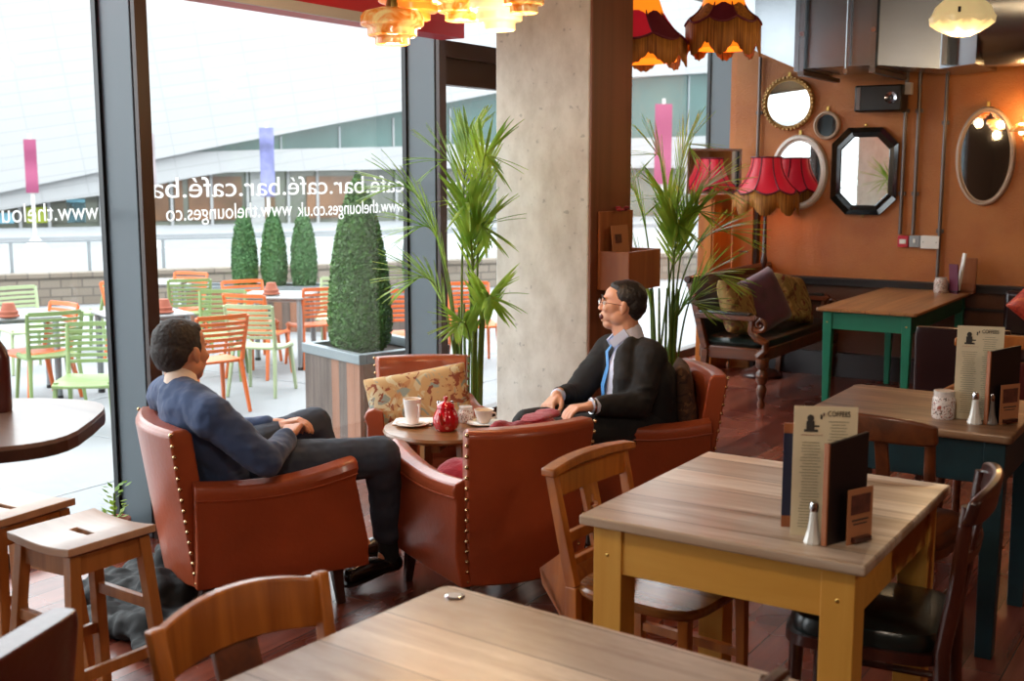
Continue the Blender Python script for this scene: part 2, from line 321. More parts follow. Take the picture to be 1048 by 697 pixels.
def amber_glass():
    m,nt,p=new_mat('marbled amber glass shade'); N=nt.nodes; Lk=nt.links
    tc=N.new('ShaderNodeTexCoord'); n=N.new('ShaderNodeTexNoise'); n.inputs['Scale'].default_value=11; n.inputs['Detail'].default_value=5; n.inputs['Distortion'].default_value=2
    Lk.new(tc.outputs['Object'],n.inputs['Vector'])
    r=N.new('ShaderNodeValToRGB'); r.color_ramp.elements[0].position=.38; r.color_ramp.elements[1].position=.6
    r.color_ramp.elements[0].color=lin('#d9741f'); r.color_ramp.elements[1].color=lin('#f2c67e')
    Lk.new(n.outputs['Fac'],r.inputs['Fac']); Lk.new(r.outputs['Color'],p.inputs['Base Color']); Lk.new(r.outputs['Color'],p.inputs['Emission Color'])
    p.inputs['Emission Strength'].default_value=.38; p.inputs['Roughness'].default_value=.15
    return m
MT['amber_glass']=amber_glass()
MT['orange_glass']=plain('orange glass shade','#e2702c',.2,emit='#ff7a2a',estr=.4,vary=.3,vscale=9)
MT['cream_glass']=plain('cream ribbed glass shade','#dcc79a',.2,emit='#ffdf9c',estr=.45,vary=.1,vscale=12)
MT['bulb']=plain('lit bulb','#fff0d0',.3,emit='#ffd89a',estr=6)

# ------------------------------------------------------------------ mesh helper
class MB:
    def __init__(s): s.bm=bmesh.new()
    def _face(s,vs):
        try: return s.bm.faces.new(vs)
        except ValueError: return None
    def box(s,c,size,rz=0,R=None):
        M=Matrix.Translation(Vector(c))@((R.to_4x4() if R else Matrix.Rotation(rz,4,'Z')))@Matrix.Diagonal((size[0],size[1],size[2],1))
        bmesh.ops.create_cube(s.bm,size=1,matrix=M); return s
    def bar(s,p0,p1,w,h,up=(0,0,1),w1=None,h1=None):
        p0,p1=Vector(p0),Vector(p1); d=(p1-p0).normalized(); u=Vector(up)
        x=d.cross(u)
        if x.length<1e-4: x=d.cross(Vector((0,1,0)))
        x.normalize(); y=x.cross(d).normalized()
        w1=w if w1 is None else w1; h1=h if h1 is None else h1
        a=[s.bm.verts.new(p0+x*sx*w/2+y*sy*h/2) for sx,sy in ((-1,-1),(1,-1),(1,1),(-1,1))]
        b=[s.bm.verts.new(p1+x*sx*w1/2+y*sy*h1/2) for sx,sy in ((-1,-1),(1,-1),(1,1),(-1,1))]
        s._face(a[::-1]); s._face(b)
        for i in range(4): s._face((a[i],a[(i+1)%4],b[(i+1)%4],b[i]))
        return s
    def tube(s,pts,r,n=10,cap=True):
        pts=[Vector(p) for p in pts]; rs=r if hasattr(r,'__len__') else [r]*len(pts)
        rings=[]; prev=None
        for i,p in enumerate(pts):
            d=(pts[min(i+1,len(pts)-1)]-pts[max(i-1,0)]).normalized()
            if prev is None:
                x=d.orthogonal().normalized()
            else:
                x=(prev-d*prev.dot(d))
                x=x.normalized() if x.length>1e-6 else d.orthogonal().normalized()
            prev=x; y=d.cross(x)
            rings.append([s.bm.verts.new(p+(x*math.cos(2*PI*k/n)+y*math.sin(2*PI*k/n))*rs[i]) for k in range(n)])
        for a,b in zip(rings,rings[1:]):
            for k in range(n): s._face((a[k],a[(k+1)%n],b[(k+1)%n],b[k]))
        if cap: s._face(rings[0][::-1]); s._face(rings[-1])
        return s
    def lathe(s,prof,o=(0,0,0),n=32,close=False,fn=None):
        o=Vector(o); rings=[]
        for (r,z) in prof:
            if r<1e-5: rings.append([s.bm.verts.new(o+V(0,0,z))])
            else:
                ring=[]
                for k in range(n):
                    a=2*PI*k/n; rr,zz=(r,z) if fn is None else fn(r,z,a)
                    ring.append(s.bm.verts.new(o+V(rr*math.cos(a),rr*math.sin(a),zz)))
                rings.append(ring)
        pairs=list(zip(rings,rings[1:]))
        if close: pairs.append((rings[-1],rings[0]))
        for a,b in pairs:
            for k in range(n):
                k2=(k+1)%n
                if len(a)==1 and len(b)==1: continue
                if len(a)==1: s._face((a[0],b[k2],b[k]))
                elif len(b)==1: s._face((a[k],a[k2],b[0]))
                else: s._face((a[k],a[k2],b[k2],b[k]))
        return s
    def loft(s,rings,cap=True,closed=True):
        R=[[s.bm.verts.new(Vector(p)) for p in ring] for ring in rings]; n=len(R[0])
        for a,b in zip(R,R[1:]):
            for k in range(n if closed else n-1): s._face((a[k],a[(k+1)%n],b[(k+1)%n],b[k]))
        if cap: s._face(R[0][::-1]); s._face(R[-1])
        return s
    def prism(s,poly,d,M=None):
        """poly in local xy, extruded along +z by d, transformed by M"""
        M=M or Matrix.Identity(4)
        a=[s.bm.verts.new(M@V(x,y,0)) for x,y in poly]; b=[s.bm.verts.new(M@V(x,y,d)) for x,y in poly]
        s._face(a[::-1]); s._face(b); n=len(poly)
        for i in range(n): s._face((a[i],a[(i+1)%n],b[(i+1)%n],b[i]))
        return s
    def sphere(s,c,r,M=None,u=16,v=10):
        sc=r if hasattr(r,'__len__') else (r,r,r)
        MM=Matrix.Translation(Vector(c))@(M.to_4x4() if M else Matrix.Identity(4))@Matrix.Diagonal((sc[0],sc[1],sc[2],1))
        bmesh.ops.create_uvsphere(s.bm,u_segments=u,v_segments=v,radius=1,matrix=MM); return s
    def build(s,name,m,parent=None,bevel=0,smooth=True,sub=0,mods=(),ang=38,normals=True):
        if normals: bmesh.ops.recalc_face_normals(s.bm,faces=s.bm.faces)
        me=bpy.data.meshes.new(name); s.bm.to_mesh(me); s.bm.free()
        ms=m if isinstance(m,(list,tuple)) else [m]
        for x in ms: me.materials.append(MT[x] if isinstance(x,str) else x)
        o=bpy.data.objects.new(name,me); COL.objects.link(o)
        if parent: o.parent=parent
        if bevel:
            b=o.modifiers.new('bevel','BEVEL'); b.width=bevel; b.segments=2; b.limit_method='ANGLE'; b.angle_limit=rad(40)
        if sub:
            b=o.modifiers.new('sub','SUBSURF'); b.levels=sub; b.render_levels=sub
        if smooth:
            me.polygons.foreach_set('use_smooth',[True]*len(me.polygons))
            if not sub: me.set_sharp_from_angle(angle=rad(ang))
        return o
def root(name,loc,rz=0,label=None,cat=None,group=None):
    o=bpy.data.objects.new(name,None); COL.objects.link(o); o.empty_display_size=.1
    o.location=loc; o.rotation_euler=(0,0,rz)
    return tag(o,label,cat,group)
def tag(o,label=None,cat=None,group=None,kind=None):
    if label: o['label']=label
    if cat: o['category']=cat
    if group: o['group']=group
    if kind: o['kind']=kind
    return o
def struct(o): o['kind']='structure'; return o
def kids(o): return [c for c in bpy.data.objects if c.parent==o]
def copy_tree(o,parent=None):
    c=o.copy(); COL.objects.link(c)
    if parent: c.parent=parent
    for ch in kids(o): copy_tree(ch,c)
    return c
def dup(o,loc,rz,label,group=None,swap=None):
    c=copy_tree(o); c.location=loc; c.rotation_euler=(0,0,rz); c['label']=label
    if group: c['group']=group
    if swap:
        def rec(x):
            for ch in kids(x):
                if ch.type=='MESH':
                    for i,sl in enumerate(ch.material_slots):
                        for a,b in swap.items():
                            if sl.material==MT[a]: sl.link='OBJECT'; sl.material=MT[b]
                rec(ch)
        rec(c)
    return c
def text_mesh(body,size,extrude=.001):
    cu=bpy.data.curves.new('txt','FONT'); cu.body=body; cu.size=size; cu.extrude=extrude
    o=bpy.data.objects.new('txt',cu); COL.objects.link(o); bpy.context.view_layer.update()
    me=bpy.data.meshes.new_from_object(o.evaluated_get(bpy.context.evaluated_depsgraph_get()))
    bpy.data.objects.remove(o); bpy.data.curves.remove(cu); return me
def text_obj(name,body,size,m,M,parent=None,fitw=None):
    """M maps text plane (x right, y up) into parent space"""
    me=text_mesh(body,size)
    if fitw:
        xs=[v.co.x for v in me.vertices]; w=max(xs)-min(xs); k=fitw/w
        me.transform(Matrix.Diagonal((k,1,1,1)))
    me.transform(M); me.name=name; me.materials.clear(); me.materials.append(MT[m])
    o=bpy.data.objects.new(name,me); COL.objects.link(o)
    if parent: o.parent=parent
    return o
def superellipse(a,b,n=24,e=4,cx=0,cy=0):
    out=[]
    for k in range(n):
        t=2*PI*k/n; c,s_=math.cos(t),math.sin(t)
        out.append((cx+a*math.copysign(abs(c)**(2/e),c),cy+b*math.copysign(abs(s_)**(2/e),s_)))
    return out
def cushion(name,w,h,t,m,parent=None,loc=(0,0,0),R=None,label=None,cat=None,group=None,seed=0,corner=.12):
    """pillow lying in local xy, thickness z"""
    b=MB(); n=14
    def pt(i,j,sgn):
        u=-1+2*i/n; v=-1+2*j/n
        pinch=1-corner*(1-abs(u*v)) *(.5*(abs(u)**3+abs(v)**3))
        x=u*w/2*(1-corner*.5*(1-v*v)*0+ -corner*.35*(1-v*v)*abs(u)**4); y=v*h/2*(1-corner*.35*(1-u*u)*abs(v)**4)
        z=sgn*t/2*((1-u**4)*(1-v**4))**.45
        z+=.012*noise.noise(V(x*9+seed,y*9,sgn))*((1-u**4)*(1-v**4))
        return V(x,y,z)
    top=[[b.bm.verts.new(pt(i,j,1)) for j in range(n+1)] for i in range(n+1)]
    bot=[[top[i][j] if i in(0,n) or j in (0,n) else b.bm.verts.new(pt(i,j,-1)) for j in range(n+1)] for i in range(n+1)]
    for i in range(n):
        for j in range(n):
            b._face((top[i][j],top[i+1][j],top[i+1][j+1],top[i][j+1])); b._face((bot[i][j],bot[i][j+1],bot[i+1][j+1],bot[i+1][j]))
    o=b.build(name,m,parent,sub=1); o.location=loc
    if R: o.rotation_euler=R
    if label: tag(o,label,cat,group)
    return o
# ------------------------------------------------------------------ camera (eye height 1.68 m, looking 33 deg left of the room axis, tilted down 8 deg)
cam=bpy.data.cameras.new('camera'); co=bpy.data.objects.new('camera',cam); COL.objects.link(co)
co.location=(0,0,1.68); co.rotation_euler=(PI/2-math.atan(174.5/1200),0,rad(32.95))
cam.sensor_width=36; cam.lens=36*1200/1048; cam.clip_start=.05; cam.clip_end=300
cam.dof.use_dof=True; cam.dof.focus_distance=4.9; cam.dof.aperture_fstop=4.0
scene.camera=co
scene.view_settings.view_transform='Standard'; scene.view_settings.look='None'; scene.view_settings.gamma=1; scene.view_settings.exposure=0.0
scene.view_settings.use_curve_mapping=False
scene.cycles.use_denoising=True; scene.cycles.max_bounces=8; scene.cycles.transparent_max_bounces=12; scene.cycles.diffuse_bounces=4; scene.cycles.caustics_reflective=False; scene.cycles.caustics_refractive=False
scene.cycles.sample_clamp_indirect=6
# overcast sky
w=bpy.data.worlds.new('overcast sky'); scene.world=w; w.use_nodes=True; N=w.node_tree.nodes; Lk=w.node_tree.links
bg=N['Background']; tc=N.new('ShaderNodeTexCoord'); sp=N.new('ShaderNodeSeparateXYZ'); r=N.new('ShaderNodeValToRGB')
Lk.new(tc.outputs['Generated'],sp.inputs[0]); Lk.new(sp.outputs['Z'],r.inputs['Fac'])
r.color_ramp.elements[0].position=0; r.color_ramp.elements[0].color=(.82,.86,.9,1); r.color_ramp.elements[1].position=1; r.color_ramp.elements[1].color=(.95,.98,1,1)
Lk.new(r.outputs['Color'],bg.inputs['Color']); bg.inputs['Strength'].default_value=SKY

# ------------------------------------------------------------------ room shell
XG=-4.44; YB=9.45; ZC=3.3; YN=-4.0; XR=4.5
b=MB(); b.box(((-4.5+XR)/2,(YN+10.7)/2,-.17),(XR+4.5,10.7-YN,.34)); struct(b.build('floor','floor',smooth=False))
b=MB(); b.box(((-4.5+XR)/2,(YN+10.7)/2,ZC+.1),(XR+4.5,10.7-YN,.2)); struct(b.build('ceiling','ceiling',smooth=False))
b=MB(); b.box(((-3.88+XR)/2,YB+.1,(ZC+.76)/2),(XR+3.88,.2,ZC-.76)); struct(b.build('wall_back','orange_wall',smooth=False))
b=MB(); b.box((-4.2,10.65,ZC/2),(.7,.1,ZC)); struct(b.build('wall_alcove','orange_wall',smooth=False))
b=MB(); b.box((-3.94,10.1,ZC/2),(.06,1.1,ZC)); struct(b.build('wall_alcove_side','orange_wall',smooth=False))
b=MB(); b.box(((-3.88+XR)/2,YB+.1,.38),(XR+3.88,.2,.76)); struct(b.build('wall_back_dado','panel',smooth=False))
b=MB(); b.box((XR+.1,(YN+YB)/2,ZC/2),(.2,YB-YN+.4,ZC)); struct(b.build('wall_right','orange_wall',smooth=False))
b=MB(); b.box((0,YN,ZC/2),(9,.1,ZC)); struct(b.build('wall_near','plaster_dark',smooth=False))
b=MB(); b.box((XG,(YN-1)/2,ZC/2),(.1,-YN-1,ZC)); struct(b.build('wall_left','plaster_dark',smooth=False))
b=MB(); b.box(((-3.88+XR)/2,YB-.02,.775),(XR+3.88,.04,.05)); b.box(((-3.88+XR)/2,YB-.035,.805),(XR+3.88,.07,.018)); b.box(((-3.88+XR)/2,YB-.012,.62),(XR+3.88,.024,.02)); struct(b.build('trim_1','dado',smooth=False))
b=MB(); b.box(((-3.88+XR)/2,YB-.015,.09),(XR+3.88,.03,.18)); b.box(((-3.88+XR)/2,YB-.022,.19),(XR+3.88,.044,.02)); struct(b.build('baseboard_back','dado',smooth=False))
# pillar
b=MB(); b.box((-3.4975,5.94,ZC/2),(.615,.48,ZC)); o=struct(b.build('wall_pillar',['concrete'],bevel=.008,smooth=False))
b=MB(); b.box((-3.184,5.94,ZC/2),(.012,.476,ZC)); struct(b.build('trim_60','pillar_side',smooth=False))  # thin brown grained sheet over the pillar's room-side face
# glazed wall: fins, sills, head, panes
def fin(n,y0,y1,x1=-4.21):
    b=MB(); b.box(((XG+x1)/2-.01,(y0+y1)/2,ZC/2),(x1-XG-.02,y1-y0,ZC)); f=struct(b.build('window_%d'%n,'mullion',bevel=.004,smooth=False))
    b=MB(); b.box((x1+.004,(y0+y1)/2,ZC/2),(.024,y1-y0+.002,ZC)); struct(b.build('trim_%d'%(n+10),'mullion_dark',smooth=False))  # dark strip: shade on the fin's room face put into colour
    b=MB(); b.box((XG-.01,(y0+y1)/2-.006,ZC/2),(.03,y1-y0+.02,ZC)); struct(b.build('trim_%d'%(n+20),'black',smooth=False))
ys=[1.27,3.50,5.70]
fin(1,-1.0,-.93); fin(2,1.24,1.31); fin(3,3.48,3.545); fin(4,5.685,5.75); fin(5,7.93,7.99); fin(6,10.19,10.25)
b=MB(); b.box((XG,(YN+10.6)/2,.035),(.09,10.6-YN,.07)); struct(b.build('trim_6','mullion_dark',smooth=False))
b=MB(); b.box((XG,(YN+10.6)/2,ZC-.06),(.12,10.6-YN,.12)); struct(b.build('trim_7','mullion_dark',smooth=False))
# door head (transom) between fin and pillar
b=MB(); b.box((XG+.03,6.9,2.42),(.1,2.1,.1)); b.box((XG,6.9,2.3),(.05,2.1,.16)); b.box((XG+.02,6.9,2.215),(.08,2.1,.02)); struct(b.build('trim_8','mullion_dark',smooth=False))
b=MB(); b.box((XG+.02,5.79,1.25),(.07,.05,2.4)); struct(b.build('trim_9','mullion_dark',smooth=False))
for n,(y0,y1) in enumerate((( -.93,1.24),(1.31,3.48),(3.545,5.685),(5.82,7.93),(7.99,10.19))):
    b=MB(); b.box((XG,(y0+y1)/2,ZC/2),(.01,y1-y0,ZC-.1)); struct(b.build('window_%d'%(n+11),'glass',smooth=False))
# red bulkhead beam with pale strip
b=MB(); b.box((-4.085,2.61,2.86),(.17,6.12,.86)); b.build('r','red_paint',bevel=.004,smooth=False).name='trim_30'; struct(bpy.data.objects['trim_30'])
b=MB(); b.box((-3.99,2.2,2.45),(.02,5.2,.05)); struct(b.build('trim_31','trim_grey',smooth=False))
# lettering on the glass, read from outside (mirrored from inside)
ML=lambda y,z: Matrix(((0,0,-1,XG-.008),(-1,0,0,y),(0,1,0,z),(0,0,0,1)))
def letter(body,y,z,size,w,label): 
    o=text_obj('window_lettering',body,size,'lettering',ML(y,z),fitw=w); tag(o,label,'window lettering','white lettering on the glass')
letter('www.thelounges.co.uk',5.655,1.43,.112,.93,'white web address lettering on the glass, beside the second fin')
letter('www.thelounges.co',4.685,1.437,.112,.86,'white web address lettering on the glass, beside the first fin')
letter('www.thelounges.co.uk',3.44,1.462,.112,.9,'white web address lettering on the leftmost pane')
letter('café.bar.café.bar.café.bar.',5.665,1.548,.142,2.04,'white larger word lettering in the top row across the glass')
letter('café.bar.',6.62,1.548,.13,.62,'white word lettering on the door glass behind the palm')
letter('www.thelounges.co.uk',6.6,1.44,.09,.6,'small white web address on the door glass behind the palm')

# ------------------------------------------------------------------ outside
b=MB(); b.box((-34,15,-.42),(59,90,.2)); struct(b.build('ground','paving',smooth=False))
b=MB()
for x in (-6.2,-8.6,-11.2,-14.): b.box((x,8,-.3185),(.02,30,.003))
for y in (2.2,4.1,5.6,8.1,10.6): b.box((-10,y,-.3185),(11,.02,.003))
struct(b.build('trim_40','alu',smooth=False))
# opposite building
bd=root('opposite_building',(-35.7,23.6,0),rad(57.31),'long low white building with sloping clad roof and glazed shopfront across the square','building')
def poly_xz(name,pts,y0,th,m):
    M=Matrix(((1,0,0,0),(0,0,1,y0),(0,1,0,0),(0,0,0,1)))
    b=MB(); b.prism(pts,th,M); return b.build(name,m,bd,smooth=False)
roof=[(-14,-.2+.0),(.1,.94),(3.2,1.61),(5.1,2.05),(6.4,2.33),(7.6,2.58),(9.3,2.91),(11.5,3.36),(13.8,3.8),(15.8,4.2),(17.9,4.62),(20.3,4.95),(23.9,5.4),(28,5.73),(60,7),(60,9.2),(-14,8.4)]
poly_xz('roof_cladding',roof,-.6,3,'facade_white')
poly_xz('teal_glazing',[(6.2,2.2),(60,3),(60,7.2),(28,5.8),(17.9,4.7),(6.2,2.4)],.1,.3,'teal_glass')
for x in (9.6,11.8,13.9,16.2,18.6,21.4,24.2,27): poly_xz('glazing_bar',[(x-.03,2.2),(x+.03,2.2),(x+.03,min(5.6,2.35+(x-6.4)*.17)),(x-.03,min(5.6,2.35+(x-6.4)*.17))],.04,.06,'facade_white' if x in (13.9,) else 'alu')
poly_xz('white_band',[(-14,-.6),(-1.1,.15),(.1,.36),(1.5,.6),(3.2,.82),(5.1,1.17),(6.3,1.41),(7.5,1.6),(14.3,1.72),(17.9,1.76),(60,1.76),(60,3.3),(28,3.12),(17.9,2.74),(14.3,2.56),(9.3,2.42),(6.4,2.3),(5.1,2.1),(.1,1.0),(-14,0.2)],-.3,1.2,'facade_white')
poly_xz('shopfront_glass',[(-14,-.31),(60,-.31),(60,2),(7,1.9),(-14,.2)],.5,.3,'shop_glass')
rng=random.Random(3)
for (a,c,m_) in ((0,.5,'sky_blue'),(.9,1.6,'lime'),(1.65,3.2,'shop_glass'),(2.2,2.8,'sky_blue'),(4.9,5.6,'brown_glass'),(5.8,6.1,'brown_glass'),(6.3,8.2,'brown_glass'),(8.8,9.4,'brown_glass'),(10.6,12.4,'brown_glass'),(4.6,4.9,'lime'),(19,22,'shop_glass')):
    h=min(1.6,.4+.2*a)-.15
    poly_xz('shop_panel',[(a,-.1),(c,-.1),(c,h),(a,h)],.42,.06,m_)
for x in (-.4,.7,1.62,3.3,4.2,5.7,7.1,8.4,9.9,11,12.6,14.1,15.6,17.2,18.8,20.5): poly_xz('shop_mullion',[(x-.05,-.3),(x+.05,-.3),(x+.05,1.7 if x>7.5 else .4+.17*x),(x-.05,1.7 if x>7.5 else .4+.17*x)],.36,.08,'facade_white')
poly_xz('entrance_panel',[(8.5,-.3),(9.0,-.3),(9.0,1.7),(8.5,1.7)],.34,.1,'facade_white')
# raised white forecourt far side
b=MB(); b.box((12,-4,-.26),(60,6,.12)); b.build('forecourt_step','paving',bd,smooth=False)
# low stone wall with railing
wl=root('boundary_wall',(-15.8,10.15,-.32),math.atan2(14.07-11.14,-14.945+16.875),'low sandstone block wall on the far side of the terrace','wall')
b=MB(); b.box((5,0,.21),(26,.3,.42)); b.build('stone_blocks','stone',wl,smooth=False)
b=MB(); b.box((5,0,.45),(26,.36,.06)); b.build('coping','stone',wl,smooth=False)
rl=root('railing',(-16.0,10.4,.14),wl.rotation_euler.z,'pale metal railing with glass panels behind the stone wall','railing')
for i in range(13): 
    b=MB(); b.box((i*1.1-3,0,.0),(.05,.03,.96)); b.build('post','alu',rl,smooth=False)
b=MB(); b.box((3.6,0,.47),(13.4,.05,.03)); b.box((3.6,0,-.1),(13.4,.03,.02)); b.build('rail','alu',rl,smooth=False)
b=MB(); b.box((3.6,0.03,.18),(13.3,.012,.52)); b.build('glass_panel','glass',rl,smooth=False)
# banners
def banner(px,py,z0,z1,wd,m,label,zp=-.32,pole=1):
    r_=root('banner',(px,py,zp),0,label,'banner')
    ang=math.atan2(px,-py)*0+math.atan2(py,px)+PI/2
    r_.rotation_euler.z=ang
    b=MB(); b.tube([(0,0,0),(0,0,z1-zp+.15)],.045,8); b.build('pole','white',r_)
    b=MB(); b.lathe([(0,.0),(.32,0),(.28,.08),(.05,.3),(0,.3)],n=16); b.build('foot','white',r_)
    bb=MB(); n=8; rows=[]
    for i in range(n+1):
        z=z0+(z1-z0)*i/n-zp; off=.05*math.sin(i*1.1); rows.append([(-wd/2,off+.07,z),(wd/2,off+.12,z),(wd/2,off+.132,z),(-wd/2,off+.082,z)])
    bb.loft(rows); bb.build('cloth',m,r_)
banner(-26.74,18.7,1.1,2.45,.3,'pink','pink narrow banner on a white pole, left of the first window fin')
banner(-24.3,20.45,1.2,2.6,.26,'greycloth','pale grey banner just right of the first window fin')
banner(-21.9,22.2,1.0,2.75,.36,'violet','violet and blue pictorial banner above the row of small clipped trees')
banner(-14.2,29.5,1.3,3.45,.46,'pink','pink banner on a white pole seen between pillar and corner')

# outdoor furniture ------------------------------------------------
GZ=-.32
def make_chair(m,label,group):
    t=root('terrace_chair',(0,0,0),0,label,'chair',group)
    # faces +X, back at -X
    b=MB(); rings=[]
    for i in range(9):
        x=-.2+.42*i/8; zz=.45-.012*math.sin(i/8*PI)+(.0 if i<7 else -.012*(i-6)); wd=.215+.012*math.sin(i/8*PI)
        rings.append([(x,-wd,zz-.03),(x,wd,zz-.03),(x,wd,zz),(x,wd*.5,zz-.008),(x,-wd*.5,zz-.008),(x,-wd,zz)])
    b.loft(rings); b.build('seat',m,t,bevel=.006)
    b=MB()
    for s in (-1,1):
        b.tube([(-.2,s*.205,.44),(-.225,s*.21,.55),(-.26,s*.218,.7),(-.29,s*.222,.82)],[.02,.018,.017,.015],8)
    for k in range(7):
        z=.535+.045*k; x=-.222-.07*(z-.55)/.27
        if k==6: z=.815; x=-.288
        h=.026 if k<6 else .036
        rows=[]
        for j in range(9):
            y=-.215+.43*j/8; dx=-.03*math.cos((y/.215)*PI/2)
            rows.append([(x+dx-.008,y,z-h/2),(x+dx+.008,y,z-h/2),(x+dx+.005,y,z+h/2),(x+dx-.011,y,z+h/2)])
        b.loft(rows)
    b.build('backrest',m,t)
    for sx,sy in ((-1,-1),(-1,1),(1,-1),(1,1)):
        b=MB(); x0=.17 if sx>0 else -.19; x1=.22 if sx>0 else -.28
        b.bar((x0,sy*.195,.44),(x1,sy*.225,0),.03,.042,(1,0,0),.024,.03); b.build('leg',m,t,bevel=.004)
    return t
OCH='orange slatted terrace chairs'; GCH='green slatted terrace chairs'
ch_o=make_chair('orange_plastic','orange slatted terrace chair with its back right behind the seated man\'s head',OCH)
ch_g=make_chair('green_plastic','green slatted terrace chair left of the first fin, backrest nearest the glass table end',GCH)
ch_o.location=(-7.13-.27,6.66+.09,GZ); ch_o.rotation_euler.z=rad(162)
ch_g.location=(-8.5-.27,6.09+.10,GZ); ch_g.rotation_euler.z=rad(159)
for (x,y,a,lab) in ((-9.02,6.55,-95,'orange slatted terrace chair seen through the slats of a green chair, far left'),
    (-10.0,5.6,10,'orange slatted terrace chair seat under the leftmost terrace table'),
    (-10.4,8.2,15,'orange slatted terrace chair cut by the left side of the first window fin'),
    (-10.5,9.35,-77,'farthest orange slatted chair, just right of the first window fin'),
    (-9.25,8.95,-25,'orange slatted chair in front of the planter with the three small clipped trees'),
    (-8.2,7.95,105,'orange slatted chair between the pale green chair and the square table leg'),
    (-8.0,8.85,156,'orange slatted chair left of the big clipped bush, facing away'),
    (-7.25,9.0,-42,'orange slatted chair right of the big clipped bush beside the second fin'),
    (-7.1,10.1,-42,'orange slatted chair seen through the door glass behind the palm')):
    dup(ch_o,(x+.28*math.cos(rad(a)),y+.28*math.sin(rad(a)),GZ),rad(a),lab)
for (x,y,a,lab,pale) in ((-7.62,5.82,-52,'green slatted terrace chair touching the left edge of the first fin',0),
    (-10.7,7.2,-15,'pale green slatted chair at the far left edge of the window',1),
    (-10.75,8.5,200,'green slatted chair just behind the orange one at the left side of the first fin',0),
    (-9.85,8.75,140,'green slatted chair above the seated man\'s hair',0),
    (-8.65,8.1,-52,'green slatted chair with leaning back left of the square table',0),
    (-7.5,7.32,112,'pale green slatted chair directly behind the nearest orange chair',1),
    (-8.6,9.8,-60,'pale green slatted chair mostly hidden behind the orange chair by the big bush',1)):
    dup(ch_g,(x+.28*math.cos(rad(a)),y+.28*math.sin(rad(a)),GZ),rad(a),lab,swap={'green_plastic':'pale_green_plastic'} if pale else None)
def make_table(label):
    t=root('terrace_table',(0,0,0),0,label,'table','square terrace tables')
    b=MB(); b.box((0,0,.73),(.7,.7,.02)); b.build('tabletop','table_white',t,bevel=.006)
    b=MB()
    for s in (-1,1): b.box((0,s*.28,.705),(.6,.03,.035)); b.box((s*.28,0,.705),(.03,.6,.035))
    b.build('frame','alu',t,smooth=False)
    for sx in (-1,1):
        for sy in (-1,1):
            b=MB(); b.tube([(sx*.3,sy*.3,.72),(sx*.3,sy*.3,.02)],.028,12); l=b.build('leg','alu',t)
            b=MB(); b.tube([(sx*.3,sy*.3,.03),(sx*.3,sy*.3,0)],.031,12); b.build('foot_cap','black',l)
    return t
tb=make_table('pale square terrace table in front of the three small clipped trees'); tb.location=(-8.55,8.75,GZ); tb.rotation_euler.z=rad(30)
dup(tb,(-9.3,6.25,GZ),rad(62),'pale square terrace table at the far left of the window')
dup(tb,(-10.75,9.0,GZ),rad(40),'farthest square terrace table just right of the first fin')
dup(tb,(-8.45,6.95,GZ),rad(70),'square terrace table hidden behind the seated man\'s head')
def pot_cand(loc,label):
    t=root('terracotta_ashtray',loc,0,label,'ashtray','terracotta pots on the terrace tables')
    b=MB(); b.lathe([(0,0),(.085,0),(.09,.012),(.075,.02),(.0,.02)],n=20); b.build('saucer','terracotta',t)
    b=MB(); b.lathe([(0,.02),(.075,.02),(.078,.05),(.066,.055),(.045,.12),(.0,.12)],n=20); b.build('pot','terracotta',t); return t
p0=pot_cand((-8.5,8.62,.43),'upturned terracotta pot on the square table by the small clipped trees')
dup(p0,(-9.08,6.05,.43),0,'upturned terracotta pot on the leftmost terrace table')
dup(p0,(-8.2,6.98,.43),0,'upturned terracotta pot just above the seated man\'s hair')
# planters with clipped trees
def leafy(name,m,prof,parent,n,size,seed,z0):
    """closed inner hull plus many small real leaves"""
    rg=random.Random(seed); b=MB()
    b.lathe([(0,z0)]+[(r*.9,z) for r,z in prof]+[(0,prof[-1][1]-.01)],n=24,fn=lambda r,z,a:(r*(1+.06*noise.noise(V(math.cos(a)*3,math.sin(a)*3,z*9+seed))),z))
    zs=[z for r,z in prof]
    def R(z):
        for (r0,za),(r1,zb) in zip(prof,prof[1:]):
            if za<=z<=zb: return r0+(r1-r0)*(z-za)/max(1e-6,zb-za)
        return 0
    rmax=max(r for r,z in prof)
    k=0
    while k<n:
        z=rg.uniform(zs[0],zs[-1]); r=R(z)
        if rg.random()>r/rmax+.12: continue
        k+=1; a=rg.uniform(0,2*PI); rr=r*rg.uniform(.86,1.07)
        c=V(rr*math.cos(a),rr*math.sin(a),z); s=size*rg.uniform(.7,1.3)
        u=V(rg.gauss(0,1),rg.gauss(0,1),rg.gauss(0,1)+.5).normalized(); v=u.orthogonal().normalized()
        vs=[b.bm.verts.new(c+q) for q in (-v*s*.4,u*s*.5-v*s*0,v*s*.4,-u*s*.5)]
        b._face([vs[0],vs[1],vs[2],vs[3]])
    return b.build(name,m,parent,smooth=False,normals=False)
pb=root('wooden_planter',(-5.45,6.57,GZ),rad(-17),'large square planter of weathered boards with zinc rim behind the armchairs','planter')
b=MB(); b.box((0,-.36,.34),(.74,.03,.68)); b.box((0,.36,.34),(.74,.03,.68)); b.build('front_boards','planter_wood',pb,smooth=False)
b=MB(); b.box((-.36,0,.34),(.03,.69,.68)); b.box((.36,0,.34),(.03,.69,.68)); b.build('side_boards','planter_wood_s',pb,smooth=False)
b=MB()
for s in (-1,1): b.box((0,s*.36,.71),(.78,.06,.07)); b.box((s*.36,0,.71),(.06,.66,.07))
b.build('rim','zinc',pb,bevel=.005,smooth=False)
b=MB(); b.box((0,0,.64),(.68,.68,.05)); b.build('soil','soil',pb,smooth=False)
tp=root('clipped_bush',(-5.53,6.5,.34),0,'tall clipped cone shaped box bush growing in the square board planter','bush')
